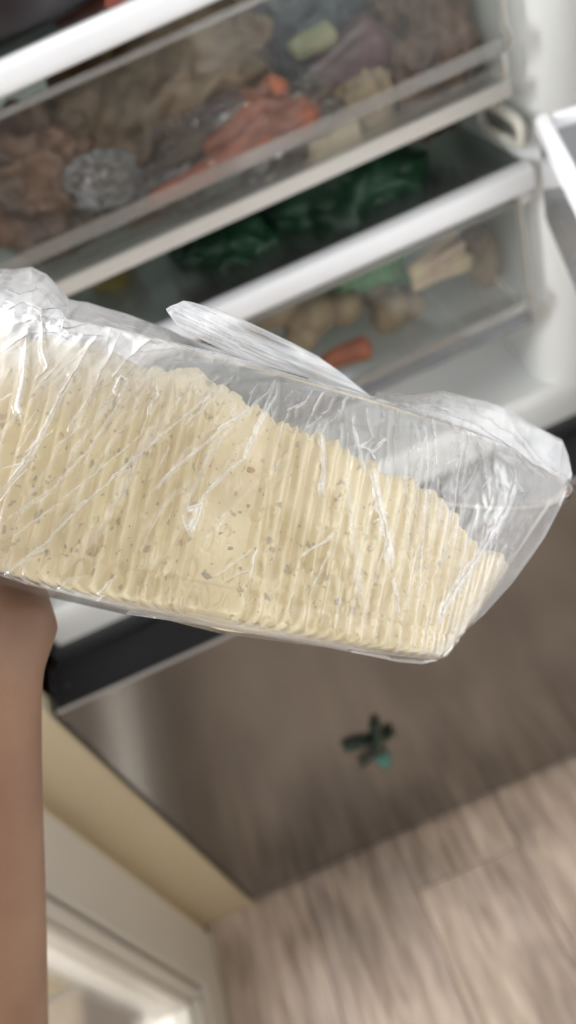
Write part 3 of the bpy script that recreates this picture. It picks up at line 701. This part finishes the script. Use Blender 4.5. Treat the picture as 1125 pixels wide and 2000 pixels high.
# ================================================================== THE BAG
TOPC = [(-905, 430), (-800, 420), (-600, 470), (-400, 520), (-250, 535), (-150, 545), (-60, 540), (0, 524), (25, 526), (62, 521), (92, 536), (115, 560), (134, 584), (152, 588), (170, 590), (205, 601), (245, 612), (290, 629), (330, 643), (355, 656), (400, 672), (450, 690), (540, 716),
        (640, 746), (690, 768), (722, 774), (735, 764), (750, 768), (800, 771), (838, 768), (862, 763), (890, 769), (950, 784), (985, 795), (1030, 824), (1098, 859), (1110, 890), (1117, 925)]
BOTC = [(-905, 440), (-890, 700), (-860, 830), (-700, 975), (-500, 1040), (-300, 1088), (-150, 1118), (0, 1144), (120, 1172), (240, 1199), (330, 1212), (430, 1227), (540, 1247), (620, 1261), (720, 1281), (780, 1293), (824, 1297), (856, 1290), (878, 1270), (905, 1236), (945, 1201), (1000, 1140),
        (1040, 1085), (1065, 1048), (1095, 990), (1112, 950), (1117, 930)]
def param_curve(C, key, n_dense=None, tv=None):
    C = np.array(C, float); d = np.r_[0, np.cumsum(np.hypot(*np.diff(C, axis=0).T))]
    i0 = np.argmax((C[:, 0] >= key - 1e-6) & (C[:, 1] > 0)); d0 = d[i0]
    # tv<0: off-frame part, tv 0..1 : visible part
    dd_ = np.where(tv < 0, d0 + tv * d0, d0 + tv * (d[-1] - d0))
    return np.stack([np.interp(dd_, d, C[:, 0]), np.interp(dd_, d, C[:, 1])], 1)
NU, NV = 1040, 560
tv = np.r_[np.linspace(-1, 0, 160)[:-1], np.linspace(0, 1, NU - 159)]
Tc = param_curve(TOPC, 0, tv=tv); Bc = param_curve(BOTC, 0, tv=tv)
vv = np.linspace(0, 1, NV)
vv = .5 - .5 * np.cos(PI * vv) * (1 - 0) ; vv = .55 * vv + .45 * np.linspace(0, 1, NV)
PX = Bc[:, None, 0] * (1 - vv) + Tc[:, None, 0] * vv
PY = Bc[:, None, 1] * (1 - vv) + Tc[:, None, 1] * vv
# depth envelope from the tub (coarse ray grid, then relaxed)
tc_ = loc2cam(tub_local); nu_, nv_ = tc_.shape[:2]
ringc = loc2cam(np.stack(ring, 1))
def tri_list(nu, nv, o):
    a, b = np.meshgrid(np.arange(nu), np.arange(nv - 1), indexing='ij'); a2 = (a + 1) % nu
    return (np.stack([a * nv + b, a2 * nv + b, a2 * nv + b + 1, a * nv + b + 1], -1).reshape(-1, 4) + o).tolist()
vs = np.concatenate([tc_.reshape(-1, 3), ringc.reshape(-1, 3)]).tolist()
bvh = BVHTree.FromPolygons(vs, tri_list(nu_, nv_, 0) + tri_list(ringc.shape[0], ringc.shape[1], nu_ * nv_))
cu = np.linspace(0, NU - 1, 170).astype(int); cv = np.linspace(0, NV - 1, 90).astype(int)
cx = PX[np.ix_(cu, cv)]; cy = PY[np.ix_(cu, cv)]
ZF = np.full(cx.shape, np.nan); ZB = np.full(cx.shape, np.nan)
O = Vector((0, 0, 0))
for i in range(cx.shape[0]):
    for j in range(cx.shape[1]):
        d = Vector(((cx[i, j] - 562.5) / FPX, (cy[i, j] - 1000) / FPX, 1.0)); L_ = d.length; dn_ = d / L_
        h_ = bvh.ray_cast(O, dn_)
        if h_[0] is not None:
            ZF[i, j] = h_[0].z
            far = O + dn_ * 1.0; hb = bvh.ray_cast(far, -dn_)
            if hb[0] is not None: ZB[i, j] = hb[0].z
mid_u = np.array([loc2cam(np.array([np.interp(t, [cx.min(), 1120], [-A1, A1 * 1.0]), TH_ * .5, 0]))[2] for t in cx[:, 45]])
def relax(Z, lo_is_front):
    m_ = ~np.isnan(Z); Zm = np.where(m_, Z, mid_u[:, None])
    W = Zm.copy()
    for it in range(500):
        A = W.copy(); A[1:-1, 1:-1] = (W[2:, 1:-1] + W[:-2, 1:-1] + W[1:-1, 2:] + W[1:-1, :-2]) / 4
        A[0] = mid_u[0]; A[-1] = mid_u[-1]; A[:, 0] = mid_u; A[:, -1] = mid_u
        if lo_is_front: W = np.where(m_, np.minimum(A, Zm), A)
        else: W = np.where(m_, np.maximum(A, Zm), A)
    return W
ZFr = relax(ZF, True) - .0022; ZBr = relax(ZB, False) + .003
# the sheet edges meet at the silhouette
ZFr[:, 0] = ZBr[:, 0] = np.fmin(np.nan_to_num(ZF[:, 3], nan=.3) + .012, ZBr[:, 0]); ZFr[:, -1] = ZBr[:, -1] = mid_u; ZFr[-1] = ZBr[-1] = mid_u[-1]; ZFr[0] = ZBr[0] = mid_u[0]
def up2(Z):
    A = np.stack([np.interp(np.arange(NU), cu, Z[:, j]) for j in range(Z.shape[1])], 1)
    return np.stack([np.interp(np.arange(NV), cv, A[i]) for i in range(NU)], 0)
def blur(Z, n, fix=True):
    for _ in range(n):
        A = Z.copy(); A[1:-1, 1:-1] = (Z[2:, 1:-1] + Z[:-2, 1:-1] + Z[1:-1, 2:] + Z[1:-1, :-2] + 4 * Z[1:-1, 1:-1]) / 8; Z = A
    return Z
ZFu = blur(up2(ZFr), 6)
# --- wrinkles: list of (points, width px, height mm, fold share)
CREASE = [
 ([(0, 1122), (85, 1065), (164, 983), (249, 908), (348, 823), (408, 774), (440, 719)], 3.2, .55, .55),
 ([(-10, 1030), (99, 958), (174, 878), (224, 803), (259, 744)], 3.5, .5, .40),
 ([(-10, 975), (65, 883), (119, 774), (169, 689), (205, 640)], 7, .8, .42),
 ([(0, 1068), (110, 985), (210, 905), (300, 830)], 2.5, .35, .35),
 ([(294, 968), (330, 925), (378, 888), (430, 838), (478, 808), (528, 759), (541, 724)], 4, .6, .5),
 ([(368, 1017), (400, 965), (438, 928), (478, 893), (508, 828), (537, 774), (543, 726)], 4, .7, .5),
 ([(348, 840), (395, 800), (430, 760), (470, 722)], 3, .5, .40),
 ([(358, 1000), (392, 986), (371, 1046)], 7, .6, .60),
 ([(52, 644), (45, 729), (33, 789), (46, 826)], 6, 1.0, .62),
 ([(80, 600), (82, 679), (92, 719), (105, 705)], 3.5, .7, .5),
 ([(214, 749), (245, 705), (290, 668), (322, 652)], 8, .9, .42),
 ([(120, 860), (170, 790), (195, 730), (215, 700), (240, 640)], 7, .8, .30),
 ([(60, 905), (20, 950), (-10, 990)], 3, .4, .4),
 ([(225, 790), (250, 745), (235, 735), (222, 760), (232, 782)], 3, .7, .6),
 ([(290, 820), (296, 790), (310, 770), (302, 745)], 3, .5, .45),
 ([(488, 1127), (495, 1095), (503, 1067)], 2.5, .35, .6), ([(370, 1040), (358, 1012), (356, 1000)], 3, .5, .5),
 ([(413, 1130), (450, 1105), (500, 1068)], 2, .3, .45), ([(430, 1140), (470, 1118), (500, 1112)], 1.8, .3, .35),
 ([(543, 726), (528, 762), (514, 806), (480, 875)], 4, .7, .42),
 ([(612, 755), (596, 785), (573, 802)], 3, .6, .5), ([(636, 760), (615, 795), (600, 830)], 3, .6, .45), ([(681, 766), (668, 800), (655, 825)], 3, .6, .5), ([(655, 770), (640, 800), (625, 812)], 2.5, .5, .4),
 ([(721, 898), (735, 955), (744, 1001), (761, 1076), (766, 1125)], 10, .9, .58), ([(766, 1125), (776, 1165), (780, 1205)], 3.5, .5, .45),
 ([(722, 925), (748, 1045), (770, 1105)], 2.5, .5, .5),
 ([(623, 830), (628, 869), (632, 927), (627, 978)], 6, .7, .50), ([(632, 868), (638, 905)], 2.5, .4, .4),
 ([(904, 820), (899, 880), (890, 950), (879, 1047)], 4, .8, .55), ([(918, 830), (906, 905), (898, 960)], 2.5, .5, .4),
 ([(999, 890), (1005, 938), (993, 985), (950, 1058), (904, 1127), (870, 1185), (845, 1238)], 9, 1.3, .62),
 ([(1005, 938), (1020, 958), (1022, 965)], 3, .8, .6), ([(985, 948), (968, 1000), (962, 1020)], 3, .6, .45),
 ([(824, 800), (832, 850), (834, 909), (826, 1035), (815, 1190)], 4, .7, .48), ([(806, 808), (822, 900), (812, 1000), (800, 1100), (795, 1200)], 3, .5, .35),
 ([(843, 806), (850, 860), (853, 921)], 3.5, .6, .5), ([(870, 812), (895, 850), (880, 870)], 3, .5, .4),
 ([(790, 905), (798, 1000), (792, 1090)], 3, .4, .3),
 ([(925, 850), (939, 875), (956, 967), (965, 1012)], 3, .5, .42),
 ([(1071, 955), (1013, 1047), (967, 1139), (881, 1240)], 4, .7, .32),
 ([(1104, 948), (1076, 1036), (1020, 1110), (950, 1190)], 4, .7, .32),
 ([(1050, 930), (1000, 1010), (935, 1100), (880, 1195)], 3, .5, .30),
 ([(692, 800), (688, 830), (697, 852), (709, 909), (716, 930)], 4, .7, .52), ([(715, 790), (722, 840), (735, 862)], 2.5, .5, .45),
 ([(757, 855), (738, 872), (722, 888)], 4, .5, .5), ([(700, 880), (715, 865), (730, 850)], 3, .6, .5), ([(735, 900), (722, 880), (700, 868)], 3, .6, .5),
 ([(669, 1030), (630, 1060), (577, 1093)], 3.5, .45, .42), ([(645, 1070), (625, 1115), (606, 1156)], 2.2, .3, .5), ([(760, 1000), (740, 1015), (725, 1020)], 3, .5, .5),
 ([(721, 776), (770, 784), (824, 800), (880, 812), (930, 830), (985, 865), (1040, 905), (1108, 945)], 5, .9, .45),
 ([(858, 764), (880, 774), (904, 790), (935, 796)], 5, .9, .45), ([(735, 768), (790, 780), (850, 792), (905, 812)], 3.5, .7, .5),
 ([(985, 795), (1010, 840), (1060, 900), (1100, 930)], 4, .7, .3), ([(1098, 860), (1070, 890), (1085, 905)], 4, .6, .3), ([(880, 765), (930, 805), (1000, 850), (1060, 915)], 4, .7, .25),
 ([(134, 584), (120, 640), (150, 660)], 5, 1.0, .4), ([(92, 536), (70, 560), (110, 600), (148, 632)], 5, 1.0, .5), ([(0, 560), (40, 575), (80, 560), (62, 521)], 5, 1.2, .5),
 ([(0, 610), (45, 590), (90, 605), (150, 600)], 5, 1.0, .5), ([(0, 640), (60, 625), (130, 640), (200, 625), (260, 640), (330, 655)], 5, .9, .45), ([(170, 590), (190, 620), (240, 640)], 4, .8, .5),
 ([(205, 601), (240, 630), (300, 640)], 4, .8, .45), ([(0, 690), (60, 650), (140, 650), (220, 660)], 6, .7, .3), ([(250, 690), (350, 680), (430, 700)], 7, .7, .3),
 ([(0, 1130), (60, 1085), (100, 1070)], 2.5, .4, .45), ([(190, 1165), (210, 1140), (225, 1128)], 2.5, .5, .5), ([(110, 1160), (135, 1130), (170, 1125)], 2.2, .5, .45), ([(185, 1180), (200, 1165), (204, 1164)], 2.5, .4, .6),
]
rc = np.random.RandomState(21)
for i in range(26):      # wide translucent double-film bands sweeping up to the right on the left half
    x0 = rc.uniform(-60, 420); y0_ = rc.uniform(800, 1120); ln = rc.uniform(160, 420); an = -rc.uniform(.78, 1.08)
    x1_, y1_ = x0 + math.cos(an) * ln, y0_ + math.sin(an) * ln
    if y1_ < 640: continue
    CREASE.append(([(x0, y0_), ((x0 + x1_) / 2 - 6, (y0_ + y1_) / 2 - 8), (x1_, y1_)], rc.uniform(3, 11), rc.uniform(.2, .45), rc.uniform(.14, .30)))
for i in range(16):      # steeper bands on the right half
    x0 = rc.uniform(700, 900); y0_ = rc.uniform(1000, 1220); ln = rc.uniform(140, 330); an = -rc.uniform(1.2, 1.62) + (x0 - 780) * .0016
    CREASE.append(([(x0, y0_), (x0 + math.cos(an) * ln, y0_ + math.sin(an) * ln)], rc.uniform(3, 8), rc.uniform(.2, .4), rc.uniform(.14, .28)))
for i in range(60):      # short crumples where the film drapes over the rim, and a few on the face
    if i < 38:
        x0 = rc.uniform(380, 960); y0_ = np.interp(x0, [0, 430, 720, 813, 1000], [650, 725, 790, 815, 895]) + rc.uniform(0, 60); an = rc.normal(2.0, .35); ln = rc.uniform(15, 55)
    else:
        x0 = rc.uniform(0, 520); y0_ = rc.uniform(700, 900); an = rc.normal(2.25, .3); ln = rc.uniform(25, 110)
    CREASE.append(([(x0, y0_), (x0 + math.cos(an) * ln * .5 + rc.uniform(-4, 4), y0_ + math.sin(an) * ln * .5), (x0 + math.cos(an) * ln, y0_ + math.sin(an) * ln)], rc.uniform(1.5, 2.8), rc.uniform(.25, .5), rc.uniform(.2, .45)))
D = np.zeros_like(PX); FO = np.zeros_like(PX)
jit = vnoise(PX / 16, PY / 16, 77); jit2 = vnoise(PX / 5, PY / 5, 78); jx = PX + 2.2 * jit + .35 * jit2; jy = PY + 2.2 * vnoise(PX / 16, PY / 16, 79)
for pts, wpx, hmm, fo in CREASE:
    dist = np.full(PX.shape, 1e9); q = np.array(pts, float)
    mn, mx_ = q.min(0) - 5 * wpx - 6, q.max(0) + 5 * wpx + 6
    sel = np.where((PX > mn[0]) & (PX < mx_[0]) & (PY > mn[1]) & (PY < mx_[1]))
    if len(sel[0]) == 0: continue
    ax, ay = jx[sel], jy[sel]; best = np.full(ax.shape, 1e9); side = np.zeros(ax.shape); tt = np.zeros(ax.shape); acc = 0
    seg = np.hypot(*np.diff(q, axis=0).T); tot = seg.sum()
    for k in range(len(q) - 1):
        a, b = q[k], q[k + 1]; ab = b - a; t = np.clip(((ax - a[0]) * ab[0] + (ay - a[1]) * ab[1]) / (ab @ ab), 0, 1)
        ddx = ax - a[0] - t * ab[0]; ddy = ay - a[1] - t * ab[1]; d_ = np.hypot(ddx, ddy); cr = np.sign(ddx * ab[1] - ddy * ab[0])
        u_ = d_ < best; best[u_] = d_[u_]; side[u_] = cr[u_]; tt[u_] = (acc + t[u_] * seg[k]) / tot; acc += seg[k]
    taper = np.clip(np.sin(PI * np.clip(tt, .03, .97)) * 2.2, 0, 1); wv = wpx * (.55 + .45 * taper) * (1 + .45 * jit[sel])
    g = np.exp(-(best / wv) ** 2); tent = np.clip(1 - best / (2.2 * wv), 0, 1)
    D[sel] += hmm * 1e-3 * taper * (tent + .35 * side * g * 1.0)
    FO[sel] = np.maximum(FO[sel], fo * taper * np.clip(1.6 - 1.3 * (best / wv), 0, 1) * (.88 + .20 * jit2[sel]))
# broad drape, tension folds fanning with the photograph's directions, and crumpled top-left knot
def rotc(a): return PX * math.cos(a) + PY * math.sin(a), -PX * math.sin(a) + PY * math.cos(a)
u1, v1_ = rotc(-.85); u2, v2_ = rotc(1.65)
wl = np.clip((560 - PX) / 200, 0, 1); wr = np.clip((PX - 560) / 200, 0, 1)
D += .00034 * ridged(u1 / 420, v1_ / 30, 31, 2) * wl * (.35 + .65 * np.clip(fbm(PX / 150, PY / 150, 60, 2) + .4, 0, 1))
D += .00032 * ridged(u2 / 480, v2_ / 32, 35, 2) * (wr + .3)
D += .0012 * fbm(PX / 140, PY / 140, 40, 2)
knot = np.clip((690 - PY) / 70, 0, 1) * np.clip((420 - PX) / 150, 0, 1)
topz = np.clip((vv[None] - .86) / .12, 0, 1) * np.ones_like(PX)
D += knot * (.0026 * ridged(PX / 95, PY / 75, 51, 2) + .0006 * ridged(PX / 40, PY / 30, 53, 1))
D += topz * .0014 * ridged(PX / 110, PY / 50, 57, 2)
edge = np.clip(np.minimum(vv, 1 - vv)[None] / .035, 0, 1) * np.clip((1 - np.maximum(tv, 0))[:, None] / .03, 0, 1) * np.clip((tv[:, None] + 1) / .03, 0, 1)
edge2 = np.clip(np.minimum(vv * 1.6, 1 - vv)[None] / .012, 0, 1) * np.clip((1 - np.maximum(tv, 0))[:, None] / .01, 0, 1)
ZFu = ZFu - D * edge
def to_world_px(X, Y, Z): return cam2world(np.stack([(X - 562.5) / FPX * Z, (Y - 1000) / FPX * Z, Z], -1))
# milky share: more film layers high up, over the rim and at the right flank
rimy = np.interp(PX, [-900, 0, 430, 608, 720, 813, 910, 997, 1085, 1120], [620, 650, 705, 748, 777, 806, 845, 894, 932, 950])
above = np.clip((rimy + 12 - PY) / 30, 0, 1)
lefttop = np.clip((840 - PY) / 170, 0, 1) * np.clip((620 - PX) / 350, 0, 1)
righten = np.clip((PX - 860 + (1150 - PY) * .25 * -1) / 160, 0, 1)
botb = np.clip((.05 - vv[None]) / .04, 0, 1)
MK = .032 + .36 * above + .34 * lefttop + .27 * righten + .20 * botb + .10 * np.clip((rimy + 90 - PY) / 60, 0, 1) + .05 * knot
MK = MK * (1 + .28 * ridged(u1 / 200, v1_ / 30, 61, 3) * wl + .22 * ridged(u2 / 260, v2_ / 34, 65, 3) * wr + .2 * fbm(PX / 40, PY / 40, 70, 3) * (above + knot))
rim_edge = np.clip(1 - np.minimum(vv * 1.0, 1 - vv)[None] / .012, 0, 1) * .25
FA = np.clip(np.maximum(MK * .80 + rim_edge, FO * 1.15), 0.03, .86)
bag_loc = Vector(loc2world(np.array([0, -.004, 0.0])))
bag = empty('plastic_bag', bag_loc, 'wrinkled translucent plastic bag wrapped round the held tub', 'plastic bag')
M_film = film('bag_film', tint=(1.0, 1.0, 1.0), white=(0.84, 0.85, 0.89), gloss=0.85, rough=0.14, attr='fold', bump=.06, bscale=200, transl=.35)
me = grid_mesh('bag_front', to_world_px(PX, PY, ZFu)); at = me.attributes.new('fold', 'FLOAT', 'POINT'); at.data.foreach_set('value', FA.reshape(-1).astype(np.float32))
link('bag_front', me, M_film, bag)
# back sheet, coarser
su = np.linspace(0, NU - 1, 260).astype(int); s_v = np.linspace(0, NV - 1, 130).astype(int); ix = np.ix_(su, s_v)
ZBu = blur(up2(ZBr), 4)[ix] + (.0015 + .002 * ridged(PX[ix] / 90, PY[ix] / 90, 81, 3)) * edge[ix]
ZBu[:, 0] = ZFu[ix][:, 0]; ZBu[:, -1] = ZFu[ix][:, -1]; ZBu[-1] = ZFu[ix][-1]; ZBu[0] = ZFu[ix][0]
me = grid_mesh('bag_back', to_world_px(PX[ix], PY[ix], ZBu)); at = me.attributes.new('fold', 'FLOAT', 'POINT')
at.data.foreach_set('value', np.clip(.15 + .14 * above[ix] + .10 * ridged(PX[ix] / 60, PY[ix] / 60, 85, 2), .05, .6).reshape(-1).astype(np.float32))
link('bag_back', me, M_film, bag)
# the free handle flap: a flattened tube of film rising from the rim
FT = [(324, 603), (333, 597), (345, 593), (358, 587), (372, 589), (420, 602), (470, 622), (520, 645), (570, 669), (620, 695), (670, 730), (712, 764), (722, 771)]
FB = [(324, 605), (333, 618), (345, 635), (362, 648), (380, 657), (415, 674), (455, 694), (505, 712), (560, 726), (610, 738), (665, 756), (705, 770), (722, 774)]
nU, nV = 420, 110
ft = resample(FT, nU); fb = resample(FB, nU); t = np.linspace(0, 1, nV)[None, :]
fx = fb[:, None, 0] * (1 - t) + ft[:, None, 0] * t; fy = fb[:, None, 1] * (1 - t) + ft[:, None, 1] * t
uu = np.linspace(0, 1, nU)[:, None]
zc = np.interp(uu[:, 0], [0, 1], [.262, mid_u[int(len(mid_u) * .72)] - .004])[:, None]
# sheet rolls over at its lower edge: front and back leaves of the flattened tube
bul = np.sqrt(np.clip(4 * t * (1 - t), 0, 1)) * np.sin(PI * np.clip(uu, .02, .98)) ** .5
fa_, fb_ = fx * math.cos(.42) + fy * math.sin(.42), -fx * math.sin(.42) + fy * math.cos(.42)
wr1 = .0007 * ridged(fa_ / 150, fb_ / 14, 91, 3) + .0011 * ridged(fa_ / 45, fb_ / 30, 93, 3) * np.clip(1 - uu * 1.6, 0.15, 1)
zf = zc - .006 * bul - wr1 * np.clip(bul * 2, 0, 1); zb = zc + .005 * bul
al_ = np.clip(.40 + .18 * ridged(fa_ / 120, fb_ / 12, 95, 3) + .22 * np.clip(1 - t / .10, 0, 1) + .15 * np.clip((t - .93) / .07, 0, 1), .12, .8) * np.ones_like(fx)
hand_loop = None
for nm, zz_, aa in (('bag_handle', zf, al_), ('handle_back', zb, al_ * .6)):
    me = grid_mesh(nm, to_world_px(fx, fy, zz_)); at = me.attributes.new('fold', 'FLOAT', 'POINT'); at.data.foreach_set('value', aa.reshape(-1).astype(np.float32))
    o = link(nm, me, M_film, bag if hand_loop is None else hand_loop); hand_loop = hand_loop or o

# ================================================================== THE HAND AND FOREARM
def C(px, py, z): return np.array([(px - 562.5) / FPX * z, (py - 1000) / FPX * z, z])
def W(p): return Vector(cam2world(np.asarray(p, float)))
parts_ = []
def chain(pts, rad, squash=None, n=28):
    m_ = resample(np.c_[np.array([list(p) for p in pts]), np.array(rad)], max(10, 6 * len(pts)))
    rr_ = m_[:, 3].copy(); rr_[0] *= .80; rr_[-1] *= .80
    q = [W(p) for p in m_[:, :3]]
    # rounded ends
    d0 = (q[0] - q[1]).normalized(); d1 = (q[-1] - q[-2]).normalized()
    q = [q[0] + d0 * rr_[0] * .45] + q + [q[-1] + d1 * rr_[-1] * .45]; rr_ = np.r_[rr_[0] * .55, rr_, rr_[-1] * .55]
    parts_.append(tube_mesh('limb', q, list(rr_), n, squash))
def TL(x, y, z): return loc2cam(np.array([x, y, z]))
cxl = localX_at(-60, 1080)[0]
base_mid = TL(cxl - .012, -.028, -.004)
chain([C(-130, 3300, .43), C(-90, 2700, .39), C(-60, 2080, .355), C(-50, 1760, .335), C(-42, 1500, .318), C(-36, 1310, .307), C(-14, 1215, .312), C(-40, 1150, .330)],
      [.043, .042, .0355, .0300, .0252, .0232, .0268, .023], None)
chain([C(-25, 1225, .318), (C(-50, 1150, .330) + base_mid) / 2, base_mid], [.024, .023, .018])
for k, (dx, ln) in enumerate(((.006, .9), (-.012, 1.0), (-.030, .95), (-.048, .78))):
    X = cxl - .012 + dx
    chain([C(-45, 1190, .322), TL(X + .004, -.026, -.012), TL(X, -.020, -.034), TL(X, -.002, -.050), TL(X - .001, .020 * ln, -.0600), TL(X - .002, .042 * ln, -.0665)],
          [.017, .0135, .0102, .0090, .0084, .0070], None, 18)
chain([C(-60, 1200, .310), TL(cxl - .045, -.020, .018), TL(cxl - .060, .004, .0405), TL(cxl - .066, .030, .0485)], [.018, .0135, .0104, .0078], None, 18)
bmh = bmesh.new()
for p_ in parts_: bmh.from_mesh(p_)
bmesh.ops.remove_doubles(bmh, verts=bmh.verts, dist=1e-6)
bmesh.ops.dissolve_degenerate(bmh, edges=bmh.edges, dist=1e-7)
bmesh.ops.recalc_face_normals(bmh, faces=bmh.faces)
me = bpy.data.meshes.new('forearm_and_hand'); bmh.to_mesh(me); bmh.free()
for p_ in parts_: bpy.data.meshes.remove(p_)
def skin_material():
    M = bpy.data.materials.new('skin'); M.use_nodes = True; nt = M.node_tree; N = nt.nodes; L = nt.links
    b = N['Principled BSDF']; b.inputs['Roughness'].default_value = .5; b.inputs['Subsurface Weight'].default_value = .15
    b.inputs['Subsurface Scale'].default_value = .006; b.inputs['Subsurface Radius'].default_value = (1, .4, .25); b.inputs['Specular IOR Level'].default_value = .35
    tc = N.new('ShaderNodeTexCoord'); n = N.new('ShaderNodeTexNoise'); n.inputs['Scale'].default_value = 22; n.inputs['Detail'].default_value = 5; L.new(tc.outputs['Object'], n.inputs['Vector'])
    r = N.new('ShaderNodeValToRGB'); r.color_ramp.elements[0].position = .35; r.color_ramp.elements[1].position = .66
    r.color_ramp.elements[0].color = (.25, .145, .10, 1); r.color_ramp.elements[1].color = (.31, .19, .128, 1); L.new(n.outputs['Fac'], r.inputs[0]); L.new(r.outputs[0], b.inputs['Base Color'])
    v = N.new('ShaderNodeTexVoronoi'); v.inputs['Scale'].default_value = 900; L.new(tc.outputs['Object'], v.inputs['Vector'])
    bp = N.new('ShaderNodeBump'); bp.inputs['Strength'].default_value = .12; bp.inputs['Distance'].default_value = .0004; L.new(v.outputs[0], bp.inputs['Height'])
    L.new(bp.outputs[0], b.inputs['Normal']); return M
o = bpy.data.objects.new('person', me); COL.objects.link(o); me.materials.append(skin_material())
L0 = W(C(-36, 1310, .307)); me.transform(Matrix.Translation(-L0)); o.location = L0
tag(o, 'bare forearm and hand of a person holding the bagged tub from below', 'person')
rm = o.modifiers.new('one_body', 'REMESH'); rm.mode = 'VOXEL'; rm.voxel_size = .0022; rm.use_smooth_shade = True
sm = o.modifiers.new('smooth', 'SMOOTH'); sm.factor = .5; sm.iterations = 8
